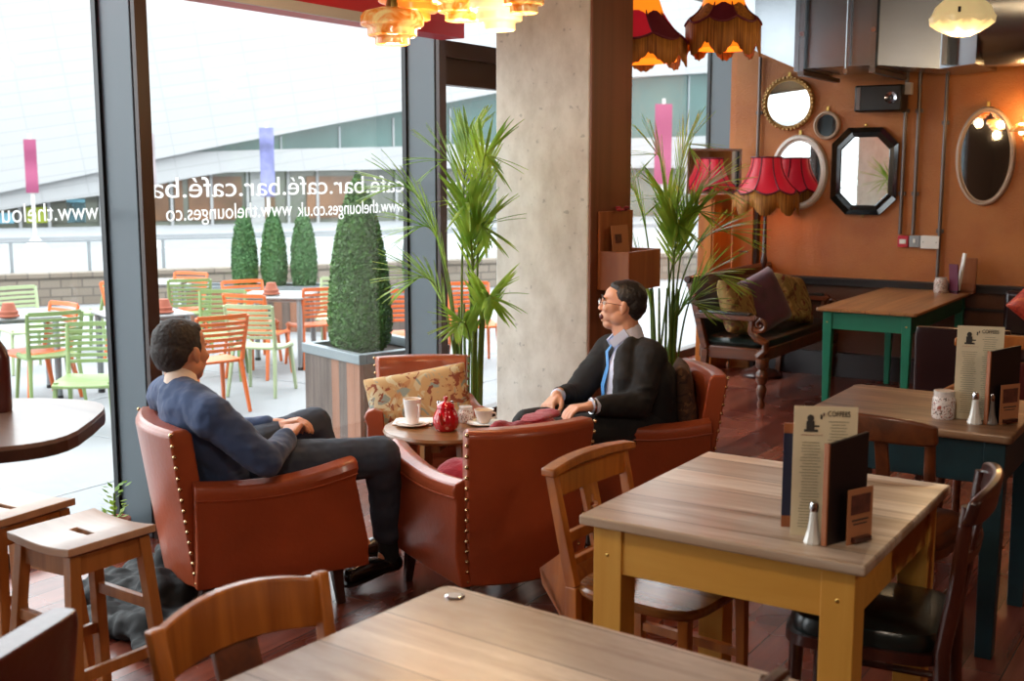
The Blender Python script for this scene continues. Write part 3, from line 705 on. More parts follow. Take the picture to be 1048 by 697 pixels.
leafy('foliage','leaf_box',[(.15,.03),(.205,.1),(.222,.25),(.208,.5),(.18,.75),(.14,.95),(.095,1.12),(.05,1.24),(.012,1.31)],tp,17000,.021,5,.02)
b=MB(); b.tube([(0,0,-.02),(0,0,.1)],.03,8); b.build('trunk','dark_wood',tp)
def small_planter(loc,rz,L,label):
    t=root('long_planter',loc,rz,label,'planter')
    b=MB(); b.box((0,-.22,.26),(L,.03,.52)); b.box((0,.22,.26),(L,.03,.52)); b.box((-L/2+.015,0,.26),(.03,.4,.52)); b.box((L/2-.015,0,.26),(.03,.4,.52)); b.build('boards','planter_wood',t,smooth=False)
    b=MB()
    for s in (-1,1): b.box((0,s*.22,.54),(L+.04,.06,.06)); b.box((s*L/2,0,.54),(.06,.44,.06))
    b.build('rim','zinc',t,smooth=False); b=MB(); b.box((0,0,.49),(L-.06,.4,.04)); b.build('soil','soil',t,smooth=False)
small_planter((-10.5,10.75,GZ),math.atan2(10.689-10.389,-10.412+10.874),2.3,'long board planter holding three small clipped trees')
small_planter((-8.65,11.4,GZ),rad(33),1.2,'board planter between big bush and second fin')
lp=[(.1,.02),(.14,.1),(.16,.28),(.15,.5),(.125,.7),(.09,.86),(.045,.98),(.01,1.04)]
for i,(x,y,l) in enumerate(((-10.83,10.53,'leftmost of the three small clipped trees in the long planter'),(-10.52,10.73,'middle one of the three small clipped trees'),(-10.2,10.93,'rightmost of the three small clipped trees in the long planter'),(-8.72,11.32,'narrow clipped tree against the second window fin'))):
    t=root('clipped_tree',(x,y,GZ+.5),0,l,'tree','small clipped trees outside')
    leafy('foliage','leaf_dark',lp if i<3 else [(r,z*1.1) for r,z in lp],t,4500,.028,20+i,.0)
# ------------------------------------------------------------------ back wall things
yw=YB
def conduit(x,z0,z1,label):
    t=root('conduit_pipe',(x,yw-.03,z0),0,label,'pipe','conduits on the orange wall')
    b=MB(); b.tube([(0,0,0),(0,0,z1-z0)],.014,10); b.build('tube','conduit',t)
    for k in (.25,.75):
        b=MB(); b.box((0,.012,(z1-z0)*k),(.055,.02,.03)); b.build('clip','conduit',t,bevel=.003)
conduit(-3.665,.8,2.6,'vertical conduit at the left end of the orange wall behind the red lamp')
conduit(-2.47,1.18,2.45,'short conduit running down to the red switch, left of the three by the oval mirror')
conduit(-2.37,1.18,2.45,'short conduit running down to the grey switch box')
conduit(-2.17,.8,2.45,'long conduit beside the white socket, reaching the dark rail')
def wallbox(name,x,z,w,h,m,label,cat):
    t=root(name,(x,yw,z),0,label,cat)
    b=MB(); b.box((0,-.025,0),(w,.05,h)); b.build('housing',m,t,bevel=.005)
    return t
t=wallbox('fire_switch',-2.44,1.125,.08,.09,'plastic_red','small red wall switch box with white label','switch'); b=MB(); b.box((0,-.052,0),(.05,.006,.035)); b.build('label_plate','plastic_white',t)
t=wallbox('switch_box',-2.352,1.128,.08,.09,'plastic_grey','small grey metal switch box between red switch and white socket','switch'); b=MB(); b.box((0,-.054,.005),(.016,.012,.03)); b.build('toggle','plastic_white',t)
t=wallbox('wall_socket',-2.235,1.125,.14,.1,'plastic_white','white blank double socket plate beside the long conduit','socket')
for s in (-1,1): b=MB(); b.tube([(s*.05,-.05,0),(s*.05,-.054,0)],.004,8); b.build('screw','chrome',t)
# speaker
t=root('wall_speaker',(-2.63,yw-.14,2.225),0,'black wall mounted loudspeaker between round gilt mirror and conduits','speaker')
b=MB(); b.box((0,0,0),(.36,.2,.2)); b.build('cabinet','black',t,bevel=.012)
M=Matrix.Translation((.1,-.101,0))@Matrix.Rotation(PI/2,4,'X')
bb=MB(); bb.lathe([(.038,0),(.045,.004),(.045,.01),(.036,.006),(.015,-.005),(0,.0)],n=24); o=bb.build('driver_ring','chrome',t); o.matrix_local=M
b=MB(); b.box((-.15,-.102,0),(.03,.006,.17)); b.build('side_strip','conduit',t)
b=MB(); b.box((0,.115,0),(.06,.06,.06)); b.build('bracket','conduit',t)
b=MB(); b.box((.205,.0,.07),(.05,.06,.09)); b.build('junction_cap','trim_grey',t,bevel=.004)
# mirrors (local: plate in xz, front -y)
def ring_loft(b,a,c,prof,n=48,shape='ellipse'):
    """prof: (offset outward, y) closed profile"""
    def pt(k,off):
        t_=2*PI*k/n
        return ((a+off)*math.cos(t_),(c+off)*math.sin(t_))
    rings=[]
    for k in range(n):
        rings.append([b.bm.verts.new(V(pt(k,o_)[0],y,pt(k,o_)[1])) for o_,y in prof])
    m=len(prof)
    for k in range(n):
        A,B=rings[k],rings[(k+1)%n]
        for j in range(m): b._face((A[j],A[(j+1)%m],B[(j+1)%m],B[j]))
def mirror_oval(x,z,a,c,fw,fm,label,tilt=0,y=yw,dots=0):
    t=root('wall_mirror',(x,y,z),0,label,'mirror')
    b=MB(); M=Matrix(((1,0,0,0),(0,0,1,-.022),(0,1,0,0),(0,0,0,1)))
    b.prism([((a-fw+.006)*math.cos(2*PI*k/48),(c-fw+.006)*math.sin(2*PI*k/48)) for k in range(48)],.014,M); b.build('mirror_glass','mirror',t,smooth=False)
    b=MB(); ring_loft(b,a-fw,c-fw,[(0,-.012),(0,-.03),(fw*.25,-.028),(fw*.45,-.045),(fw*.8,-.04),(fw,-.02),(fw,0),(0,0)]); b.build('frame',fm,t)
    if dots:
        b=MB()
        for k in range(dots):
            q=2*PI*k/dots; b.sphere(((a-.006)*math.cos(q),-.042,(c-.006)*math.sin(q)),.011,u=8,v=6)
        b.build('beading',fm,t)
    b=MB(); b.box((0,-.01,c+.015),(.02,.012,.04)); b.build('hanger','brass',t)
    t.rotation_euler.x=tilt
    return t
mirror_oval(-3.415,2.22,.215,.215,.035,'gold','round mirror in a beaded gilt frame under the duct',rad(3),dots=40)
mirror_oval(-3.09,2.035,.11,.115,.028,'frame_pale','smallest round wall mirror with a pale brown frame')
mirror_oval(-3.31,1.66,.24,.305,.055,'frame_white','oval white framed mirror behind the red lampshade')
mirror_oval(-1.868,1.78,.215,.37,.04,'frame_pale','tall oval mirror in a pale frame near the right edge')
t=root('wall_mirror',(-2.77,yw,1.67),0,'octagonal mirror in a glossy black frame','mirror')
def octo(a,c,k): return [(a,c-k),(a-k,c),(-a+k,c),(-a,c-k),(-a,-c+k),(-a+k,-c),(a-k,-c),(a,-c+k)]
M=Matrix(((1,0,0,0),(0,0,1,-.022),(0,1,0,0),(0,0,0,1)))
b=MB(); b.prism(octo(.195,.275,.1),.014,M); b.build('mirror_glass','mirror',t,smooth=False)
b=MB(); P=[octo(.185,.265,.097),octo(.195,.275,.1),octo(.225,.305,.112),octo(.262,.343,.126),octo(.262,.343,.126),octo(.185,.265,.097)]; Y_=[-.02,-.032,-.026,-.05,0,0]
rs=[[ (x,y_,z) for x,z in p] for p,y_ in zip(P,Y_)]
b.loft(rs,cap=False); b.build('frame','frame_black',t,smooth=False)
b=MB(); b.sphere((0,-.03,.36),.014,u=8,v=6); b.sphere((0,-.03,-.355),.012,u=8,v=6); b.build('finial','brass',t)
# cupboard and rectangular mirror in the corner
t=root('corner_cupboard',(-3.95,9.22,0),0,'tall narrow orange varnished cupboard in the far corner behind the settee','cupboard')
b=MB(); b.box((0,0,.74),(.12,.4,1.48)); b.build('carcass','orange_wood',t,bevel=.004,smooth=False)
b=MB(); b.box((.068,.0,.74),(.02,.38,1.4)); d=b.build('door','orange_wood',t,bevel=.003,smooth=False)
b=MB(); b.tube([(.075,.1,.85),(.1,.1,.85),(.1,.16,.85),(.075,.16,.85)],.007,8); b.build('handle','chrome',d)
t=root('panel_door',(-3.77,yw-.03,0),0,'narrow light orange wooden door leaf with a metal lever handle left of the red lamp','door')
b=MB(); b.box((0,0,.72),(.18,.04,1.44)); b.build('door_leaf','orange_wood2',t,bevel=.004,smooth=False)
b=MB(); b.tube([(.0,-.03,1.0),(.0,-.07,1.0),(.07,-.07,1.0)],.008,8); b.build('handle','chrome',t)
b=MB(); b.box((.12,0,.72),(.03,.06,1.44)); b.build('jamb','ember',t,smooth=False)
t=root('wall_mirror',(-3.93,9.13,1.67),rad(58),'rectangular mirror with thin pale metal frame standing on the corner cupboard','mirror')
b=MB(); b.box((0,0,0),(.5,.02,.34)); b.build('mirror_glass','mirror',t,smooth=False)
b=MB()
for s in (-1,1): b.box((0,0,s*.175),(.53,.03,.02)); b.box((s*.26,0,0),(.02,.03,.35))
b.build('frame','trim_grey',t,smooth=False)
# duct
t=root('ventilation_duct',(-3.0,8.95,2.4),0,'large galvanised metal air duct with faceted end under the ceiling','duct')
def dsec(x,y0,y1,z0,z1): return [(x,y0,z0),(x,y1,z0),(x,y1,z1),(x,y0,z1)]
b=MB(); b.loft([dsec(-.72,-.15,.2,.5,.85),dsec(-.42,-.3,.3,.18,.88),dsec(-.05,-.38,.38,.02,.88),dsec(.52,-.38,.38,.02,.88)],cap=True); b.build('end_section','duct',t,smooth=False)
b=MB(); b.loft([dsec(.53,-.38,.38,.02,.88),dsec(.95,-.3,.38,-.02,.86),dsec(1.2,-.36,.36,.0,.88)]); b.build('reducer','duct',t,smooth=False)
b=MB(); rs=[]
for x in (1.2,2.2,3.4,4.6,6.0):
    rs.append([(x,.0+.42*math.cos(q),.42+.42*math.sin(q)) for q in [2*PI*k/28 for k in range(28)]])
b.loft(rs); b.build('round_section','duct',t)
for x in (-.05,.525,1.0):
    b=MB(); b.box((x,0,.45),(.035,.8,.9)); b.build('flange','duct',t,smooth=False)
for i,x in enumerate((.0,.33,.52)):
    h=root('duct_hanger',(-3.0+x,8.52,2.36),0,['galvanised hanger strap nearest the left end of the duct','thin threaded hanger rod in the middle of the duct','galvanised hanger strap at the duct reducer'][i],'hanger','duct hangers')
    b=MB()
    if i==1: b.tube([(0,0,0),(0,0,.94)],.007,8)
    else: b.box((0,0,.47),(.035,.006,.94))
    b.build('strap','duct',h,smooth=False)
    b=MB(); b.tube([(0,-.014,.3 if i!=1 else .02),(0,.0,.3 if i!=1 else .02)],.02,6); b.build('bolt','chrome',h)
    if i!=1:
        b=MB(); b.box((0,.42,.02),(.045,.86,.03)); b.build('cross_rail','conduit',h,smooth=False)

# ------------------------------------------------------------------ lamps
def cord(t,z1): b=MB(); b.tube([(0,0,0),(0,0,z1)],.004,6); b.build('cord','black',t)
def tiered(loc,r,h,m,label,tiers=4):
    t=root('pendant_lamp',loc,0,label,'lamp','glass pendant lamps in the cluster')
    prof=[(r*a,h*z) for a,z in ((0,0),(.5,0),(.54,.03),(.54,.2),(.6,.25),(.74,.27),(.78,.31),(.78,.5),(.84,.55),(.96,.58),(1.0,.63),(1.0,.86),(.93,.98),(.5,1.1),(.16,1.14))]
    inner=[(max(0,q-.006),z+.006) for q,z in prof][::-1]
    b=MB(); b.lathe(prof+inner,n=40); b.build('glass_shade',m,t)
    b=MB(); b.lathe([(0,h*1.1),(r*.2,h*1.1),(r*.2,h*1.22),(.02,h*1.4),(0,h*1.4)],n=20); b.build('cap','brass',t)
    b=MB(); b.tube([(0,0,h*1.35),(0,0,ZC-loc[2])],.005,6); b.build('cord','black',t)
    b=MB(); b.sphere((0,0,h*.6),.03); b.build('bulb','bulb',t)
    l=bpy.data.lights.new('bulb_light','POINT'); l.energy=LAMP; l.color=(1,.66,.34); l.shadow_soft_size=.04
    lo=bpy.data.objects.new('bulb_light',l); COL.objects.link(lo); lo.parent=t; lo.location=(0,0,-.06)
    return t
tiered((-2.90,3.63,2.155),.122,.12,'amber_glass','amber tiered glass pendant hanging lowest at the left of the cluster')
tiered((-3.05,3.95,2.29),.14,.12,'orange_glass','orange glass pendant at the upper left of the cluster')
tiered((-2.80,3.95,2.27),.125,.12,'amber_glass','amber glass pendant second from the left in the cluster')
tiered((-2.56,3.86,2.21),.115,.13,'cream_glass','cream ribbed glass pendant beside the concrete pillar')
tiered((-2.36,3.72,2.245),.095,.11,'amber_glass','rightmost amber glass pendant overlapping the pillar top')
# scalloped pendant right
t=root('pendant_lamp',(-1.55,7.0,2.42),0,'cream scalloped glass pendant in front of the duct at upper right','lamp')
b=MB(); pr_=[(0,0),(.05,.0),(.1,.02),(.135,.05),(.17,.075),(.175,.1),(.16,.12),(.145,.16),(.1,.2),(.04,.22)]
b.lathe(pr_,n=64,fn=lambda r,z,a:(r*(1+(.03*math.cos(8*a) if r>.12 else 0)),z-(.012*math.cos(8*a) if .1<r and z<.1 else 0))); b.build('glass_shade','cream_glass',t)
b=MB(); b.lathe([(0,.2),(.05,.2),(.045,.26),(0,.27)],n=16); b.build('cap','brass',t); b=MB(); b.tube([(0,0,.26),(0,0,.88)],.005,6); b.build('cord','black',t)
b=MB(); b.box((.02,-.166,.125),(.014,.01,.03)); b.build('clip','black',t)
l=bpy.data.lights.new('bulb_light','POINT'); l.energy=LAMP*3; l.color=(1,.68,.36); l.shadow_soft_size=.05; lo=bpy.data.objects.new('bulb_light',l); COL.objects.link(lo); lo.parent=t; lo.location=(0,0,-.08)
# wall light at right edge
t=root('wall_lamp',(-1.6,yw,1.93),0,'small brass wall lamp with glowing yellow glass shade at the right edge','lamp')
b=MB(); b.tube([(0,0,0),(0,-.12,.0),(.03,-.16,-.05)],.009,8); b.build('arm','brass',t)
b=MB(); b.lathe([(0,.06),(.03,.055),(.075,.02),(.085,0),(.078,-.005),(.03,.03),(0,.035)],n=24); o=b.build('glass_shade','amber_glass',t); o.location=(.0,-.17,.03)
b=MB(); b.sphere((0,-.17,.02),.02,u=10,v=8); b.build('bulb','bulb',t)
l=bpy.data.lights.new('bulb_light','POINT'); l.energy=LAMP*.7; l.color=(1,.6,.25); l.shadow_soft_size=.05; lo=bpy.data.objects.new('bulb_light',l); COL.objects.link(lo); lo.parent=t; lo.location=(0,-.17,.12)
# fringed silk lampshades
def silk_shade(t,z,r0,r1,h,fr,m1,m2,n=8,up=True,lining=True):
    """bell shade with n scalloped panels, dark piping, fringe"""
    N_=n*8
    def prof(u): return r0+(r1-r0)*(u**1.9)
    def wob(a): return abs(math.sin(a*n/2))
    def ring(u,a,dr=0):
        sc=1-.06*(1-wob(a))*(1-u)
        r=(prof(u)+dr)*(.93+.07*wob(a)); zz=z+h*(1-u)-.035*wob(a)*(u**3)*1.0+.035*(u**3)
        return V(r*math.cos(a),r*math.sin(a),zz)
    cols=[[],[]]
    for par in (0,1):
        b=MB()
        for p in range(n):
            if p%2!=par: continue
            G=[[b.bm.verts.new(ring(i/8,2*PI*(p+j/8)/n)) for j in range(9)] for i in range(9)]
            for i in range(8):
                for j in range(8): b._face((G[i][j],G[i+1][j],G[i+1][j+1],G[i][j+1]))
        b.build('silk_panels',m1 if par==0 else m2,t)
    b=MB()
    for p in range(n):
        b.tube([ring(i/8,2*PI*p/n,.002) for i in range(9)],.006,6)
    for u in (0,1):
        b.tube([ring(u,2*PI*k/N_,.002) for k in range(N_+1)],.007,6)
    b.build('piping','velvet_shade_d',t)
    b=MB(); G=[]
    for k in range(N_*2):
        a=2*PI*k/(N_*2); tp_=ring(1,a); L_=fr*(.8+.35*abs(math.sin(a*n/2+.4)))
        G.append((b.bm.verts.new(tp_),b.bm.verts.new(V(tp_.x*1.01,tp_.y*1.01,tp_.z-L_+.006*math.sin(k*2.3)))))
    for k in range(len(G)): A,B=G[k],G[(k+1)%len(G)]; b._face((A[0],B[0],B[1],A[1]))
    o=b.build('fringe','fringe',t); s_=o.modifiers.new('thick','SOLIDIFY'); s_.thickness=.004
    if lining:
        b=MB(); G=[]
        b.lathe([(r0*.9,z+h),(r0+(r1-r0)*.3,z+h*.45),(r1*.8,z-.01),(r1*.8,z-fr*.85)],n=32); b.build('lining','amber_lining',t)
t=root('fringed_pendant',(-3.37,6.62,2.42),0,'large crimson silk pendant shade with long gold fringe beside the pillar','lamp','fringed pendant shades')
silk_shade(t,.03,.1,.3,.36,.13,'velvet_shade','velvet_shade_d'); b=MB(); b.tube([(0,0,.3),(0,0,.82)],.005,6); b.build('cord','black',t)
t=root('fringed_pendant',(-2.94,6.92,2.5),0,'brown fringed silk pendant shade hanging left of the duct','lamp','fringed pendant shades')
silk_shade(t,.06,.1,.23,.24,.17,'velvet_shade_d','fringe'); b=MB(); b.tube([(0,0,.3),(0,0,.8)],.005,6); b.build('cord','black',t)
for x,y,z in ((-3.35,6.66,2.3),(-2.94,6.92,2.32)):
    l=bpy.data.lights.new('bulb_light','POINT'); l.energy=LAMP*.6; l.color=(1,.5,.2); l.shadow_soft_size=.05; lo=bpy.data.objects.new('bulb_light',l); COL.objects.link(lo); lo.location=(x,y,z+.25)
t=root('floor_lamp',(-3.46,9.1,0),0,'tall floor lamp with a crimson scalloped silk shade and brown fringe by the oval mirror','lamp')
b=MB(); b.lathe([(0,0),(.16,0),(.17,.02),(.14,.05),(.07,.07),(.04,.1),(0,.1)],n=28); b.build('base','dark_wood',t)
for q in range(3):
    a=2*PI*q/3; b=MB(); b.sphere((.13*math.cos(a),.13*math.sin(a),.012),(.03,.03,.012),u=10,v=6); b.build('foot','dark_wood',t)
b=MB(); b.lathe([(.03,.1),(.022,.2),(.034,.3),(.02,.4),(.016,.9),(.03,.95),(.018,1.0),(.013,1.3),(.012,1.72),(0,1.72)],n=14); b.build('pole','dark_wood',t)
silk_shade(t,1.49,.12,.265,.29,.15,'velvet_shade','velvet_shade',lining=False)
b=MB(); b.sphere((0,0,1.62),.03); b.build('bulb','bulb',t)
l=bpy.data.lights.new('bulb_light','POINT'); l.energy=LAMP*.5; l.color=(1,.45,.2); l.shadow_soft_size=.05; lo=bpy.data.objects.new('bulb_light',l); COL.objects.link(lo); lo.parent=t; lo.location=(0,0,1.4)
# leaflet box on the pillar's room side
t=root('leaflet_box',(-3.176,5.98,1.02),0,'varnished wooden leaflet box hung on the brown side of the pillar','leaflet holder')
b=MB(); b.box((.009,0,.21),(.016,.4,.44)); b.build('back_board','box_wood',t,bevel=.004,smooth=False)
b=MB(); b.box((.1,-.19,.1),(.17,.018,.22)); b.box((.1,.19,.1),(.17,.018,.22)); b.box((.1,0,.0),(.17,.38,.018)); b.build('sides','box_wood',t,bevel=.003,smooth=False)
b=MB(); b.box((.19,0,.1),(.018,.4,.22)); b.build('front_panel','box_wood',t,bevel=.003,smooth=False)
t=root('leaflet',(-3.1,5.95,1.07),rad(0),'tan printed leaflet standing up in the pillar box','leaflet')
b=MB(); b.bar((0,0,0),(-.03,0,.3),.2,.004,(1,0,0)); b.build('card','card_tan',t,smooth=False)
b=MB(); b.bar((-.016,-.03,.2),(-.0205,-.03,.25),.07,.006,(1,0,0)); b.build('print','card_dark',t,smooth=False)
o=MB(); 
for i in range(5): o.sphere((.02+.015*math.cos(i*2.2),-.02+.03*i-.05,.012*(i%2)),(.02,.02,.01),u=8,v=6)
o=o.build('red_ribbon','magenta'); o.location=(-3.17,6.03,1.455); tag(o,'small dark red ribbon on top of the pillar leaflet box','ribbon')
# ------------------------------------------------------------------ armchairs (front +X)
def armchair(label):
    t=root('tub_armchair',(0,0,0),0,label,'armchair','leather tub armchairs round the coffee table')
    # back: curved panel, rings in z
    def back_ring(z):
        u=(z-.15)/.61; w=.225+.04*u**.8; x0=-.265-.085*u; th=.085
        out=[];inn=[]
        for k in range(11):
            y=-w+2*w*k/10; bulge=.055*(1-(y/w)**2)
            out.append((x0-bulge,y,z)); inn.append((x0-bulge*.6+th,y*.93,z))
        return out+inn[::-1]
    b=MB(); zs=[.15,.22,.32,.45,.58,.68,.735]; rings=[back_ring(z) for z in zs]
    # rolled top
    r=back_ring(.76); c=[sum(p[i] for p in r)/len(r) for i in range(2)]
    rings.append([(p[0]*.8+q[0]*.2,p[1]*.985,.757) for p,q in zip(r,r[::-1])])
    b.loft(rings); b.build('backrest','leather',t,bevel=.008)
    for s in (-1,1):
        def side(x,u):   # u 0 rear .. 1 front
            yo=.275+.055*u-.02*(u**4); zt=.555+.035*u-.03*math.sin(u*PI)
            zb=.15
            yi=yo-.085; g=.05*u**3
            return [(x+g,s*yi,zb),(x+g,s*(yo-.02),zb),(x+g*.75,s*(yo+.004),zb+.12),(x-g*.1,s*yo,zt-.08),(x,s*(yo+.014),zt-.035),(x,s*(yo+.004),zt-.008),(x,s*(yo-.035),zt+.008),(x,s*(yo-.08),zt-.01),(x,s*yi,zt-.05),(x,s*yi,zt-.2)]
        b=MB(); b.loft([side(-.27+.6*k/10,k/10) for k in range(11)]+[[(p[0]-.0,p[1]*.98+s*.004,p[2]*.985+.004) for p in side(.345,1)]]); b.build('arm','leather',t,bevel=.006)
        b=MB(); b.tube([(-.27+.61*k/10,s*(.279+.058*k/10-.02*(k/10)**4+.004),.555+.035*k/10-.03*math.sin(k/10*PI)-.058) for k in range(11)],.004,6); b.build('piping','leather',t)
        for k in range(15):
            z=.17+.575*k/14; u=(z-.15)/.61; w=.225+.04*u**.8
            b=MB(); b.sphere((-.262-.085*u,s*(w+.002),z),.008,u=8,v=6); b.build('brass_nail','nail',t)
    b=MB(); b.box((.05,0,.24),(.54,.44,.2)); b.build('seat_base','leather',t,bevel=.02)
    b=MB(); rr=[]
    for z,k in ((.335,.96),(.36,1),(.41,1),(.435,.95)): rr.append([(x,y,z) for x,y in superellipse(.26*k,.215*k,24,5,.07,0)])
    b.loft(rr); b.build('seat_cushion','leather',t)
    for sx,sy in ((1,1),(1,-1),(-1,1),(-1,-1)):
        b=MB(); b.bar((sx*.24+.03,sy*.23,.2),(sx*.26+(.03 if sx>0 else -.02),sy*.245,0),.05,.05,(1,0,0),.03,.03); b.build('leg','dark_leg',t,bevel=.003)
    return t
ac=armchair('chestnut leather tub armchair the man in the navy jacket sits in'); ac.location=(-3.31,3.19,0); ac.rotation_euler.z=rad(62)
dup(ac,(-2.52,3.74,0),rad(150),'empty chestnut leather tub armchair in the middle with its back to the pine chair')
dup(ac,(-2.46,4.88,0),rad(224),'leather tub armchair the man with glasses sits in')
fc=dup(ac,(-3.50,4.60,0),rad(-50),'leather tub armchair with the bird print cushion beyond the coffee table'); fc.scale=(.93,.93,.95)
cushion('patterned_cushion',.54,.33,.13,'cushion_bird',loc=(-3.49,4.54,.545),R=(rad(72),rad(-9),rad(40)),label='cream and orange bird print cushion leaning in the far armchair',cat='cushion')
cushion('patterned_cushion',.34,.4,.1,'cushion_brown',loc=(-2.27,5.0,.60),R=(rad(82),0,rad(117)),label='dark brown damask cushion behind the man with glasses',cat='cushion')
# crimson wool garment on the middle chair
def cloth_blob(name,pts,m,label,cat,vox=.012,disp=.02):
    b=MB()
    for c,r in pts: b.sphere(c,r)
    o=b.build(name,m)
    x=o.modifiers.new('r','REMESH'); x.mode='VOXEL'; x.voxel_size=vox; x.use_smooth_shade=True
    s=o.modifiers.new('s','SMOOTH'); s.iterations=4; s.factor=.5
    tx=bpy.data.textures.new(name,'CLOUDS'); tx.noise_scale=.09
    d=o.modifiers.new('d','DISPLACE'); d.texture=tx; d.strength=disp; d.mid_level=.5
    return tag(o,label,cat)
cloth_blob('wool_coat',[((-2.62,3.66,.47),(.14,.13,.05)),((-2.56,3.58,.51),(.10,.10,.07)),((-2.46,3.60,.53),(.08,.10,.09)),((-2.45,3.70,.60),(.05,.12,.13)),((-2.40,3.76,.64),(.045,.12,.08)),((-2.29,3.70,.752),(.055,.10,.014)),((-2.30,3.80,.748),(.055,.08,.014)),((-2.37,3.88,.67),(.05,.07,.05)),((-2.6,3.76,.47),(.12,.12,.045))],'magenta','crimson wool coat bundled on the middle armchair and over its back','coat')
# coffee table
t=root('coffee_table',(-3.08,4.19,0),rad(20),'round walnut coffee table between the armchairs','table')
b=MB(); b.lathe([(0,.5),(.25,.5),(.272,.508),(.278,.518),(.272,.53),(0,.53)],n=48); b.build('tabletop','coffee_wood',t)
for k in range(4):
    a=PI/2*k+PI/4; b=MB(); b.bar((.17*math.cos(a),.17*math.sin(a),.5),(.2*math.cos(a),.2*math.sin(a),0),.05,.05,(math.cos(a),math.sin(a),0),.035,.035); b.build('leg','coffee_leg',t,bevel=.003)
b=MB(); b.box((0,0,.47),(.3,.04,.05)); b.box((0,0,.47),(.04,.3,.05)); b.build('rail','coffee_leg',t,smooth=False)
ZT=.53
def saucer(t,r=.07):
    b=MB(); b.lathe([(0,.004),(r*.45,.004),(r*.5,0),(r*.55,.002),(r,.012),(r,.015),(r*.5,.007),(0,.007)],n=32); b.build('saucer','china',t)
t=root('latte_mug',(-3.22,4.135,ZT),0,'tall white latte mug on a saucer, left on the coffee table','cup'); saucer(t,.078)
b=MB(); b.lathe([(0,.01),(.028,.01),(.03,.02),(.036,.07),(.042,.125),(.040,.125),(.034,.07),(.026,.02),(0,.02)],n=28); c=b.build('mug','china',t)
b=MB(); b.tube([(.037*.9,-.0,.105),(.055,-.02,.1),(.06,-.024,.075),(.05,-.018,.05),(.034,0,.045)],.0055,8); b.build('handle','china',c)
b=MB(); b.lathe([(0,.118),(.0395,.118),(.0395,.115),(0,.115)],n=24); b.build('coffee_foam','coffee',t)
t=root('coffee_cup',(-2.955,4.325,ZT),0,'white coffee cup on a saucer, right on the coffee table','cup'); saucer(t,.078)
b=MB(); b.lathe([(0,.01),(.022,.01),(.026,.016),(.038,.04),(.046,.072),(.044,.072),(.035,.04),(.022,.018),(0,.018)],n=28); c=b.build('cup','china',t)
b=MB(); b.tube([(.038,0,.062),(.058,.01,.06),(.06,.01,.042),(.036,0,.034)],.0045,8); b.build('handle','china',c)
b=MB(); b.lathe([(0,.066),(.0425,.066),(.0425,.063),(0,.063)],n=24); b.build('coffee','coffee',t)
t=root('teapot',(-3.035,4.14,ZT),rad(-70),'red teapot with pale polka dots in the middle of the coffee table','teapot')
b=MB(); b.lathe([(0,.0),(.04,.0),(.052,.012),(.06,.035),(.058,.06),(.048,.085),(.04,.1),(.041,.106),(0,.106)],n=32); b.build('body','teapot',t)
b=MB(); b.lathe([(.042,.106),(.038,.118),(.02,.13),(.006,.133),(.006,.138),(.011,.143),(.009,.152),(0,.155)],n=24); b.build('lid','teapot',t)
b=MB(); b.tube([(.05,0,.04),(.075,0,.06),(.09,0,.092)],[.014,.011,.008],10); b.build('spout','teapot',t)
b=MB(); b.tube([(-.045,0,.095),(-.075,0,.1),(-.088,0,.075),(-.08,0,.045),(-.052,0,.03)],.007,8); b.build('handle','teapot',t)
t=root('sugar_jar',(-3.06,4.33,ZT),0,'short patterned sugar jar behind the red teapot','jar')
b=MB(); b.lathe([(0,0),(.032,0),(.036,.01),(.036,.05),(.03,.06),(0,.06)],n=20); b.build('jar_body','jar_blotch',t); b=MB(); b.lathe([(0,.06),(.031,.06),(.031,.074),(0,.076)],n=20); b.build('lid','jar',t)
def shaker(loc,m,label,group='glass shakers on the tables',s=1):
    t=root('shaker',loc,0,label,'shaker',group)
    b=MB(); b.lathe([(0,0),(.021,0),(.0225,.004),(.02,.012),(.014,.03),(.0105,.055),(.009,.075),(0,.075)],n=10); b.build('glass_body',m,t,ang=20)
    b=MB(); b.lathe([(.0095,.075),(.0105,.078),(.0105,.09),(.008,.097),(0,.099)],n=16); b.build('metal_cap','chrome',t)
    t.scale=(s,s,s); return t
sh=shaker((-3.17,4.27,ZT),'salt','salt shaker behind the tall mug on the coffee table')
shaker((-3.12,4.30,ZT),'pepper','pepper shaker beside the salt on the coffee table')
t=root('paper_napkin',(-3.245,4.19,ZT+.001),rad(30),'folded white paper napkin under the tall mug side of the coffee table','napkin')
b=MB(); b.box((0,0,.003),(.2,.13,.006)); b.build('lower_fold','paper_white',t,bevel=.002,smooth=False); b=MB(); b.box((.01,.0,.009),(.18,.12,.005),rz=.1); b.build('upper_fold','paper_white',t,bevel=.002,smooth=False)
t=root('black_phone',(-3.13,4.235,ZT+.001),rad(70),'small black phone lying between mug and teapot','phone')
b=MB(); b.box((0,0,.005),(.12,.06,.009)); b.build('case','black',t,bevel=.003); b=MB(); b.box((0,0,.0102),(.11,.052,.001)); b.build('screen','leather_black',t,smooth=False)

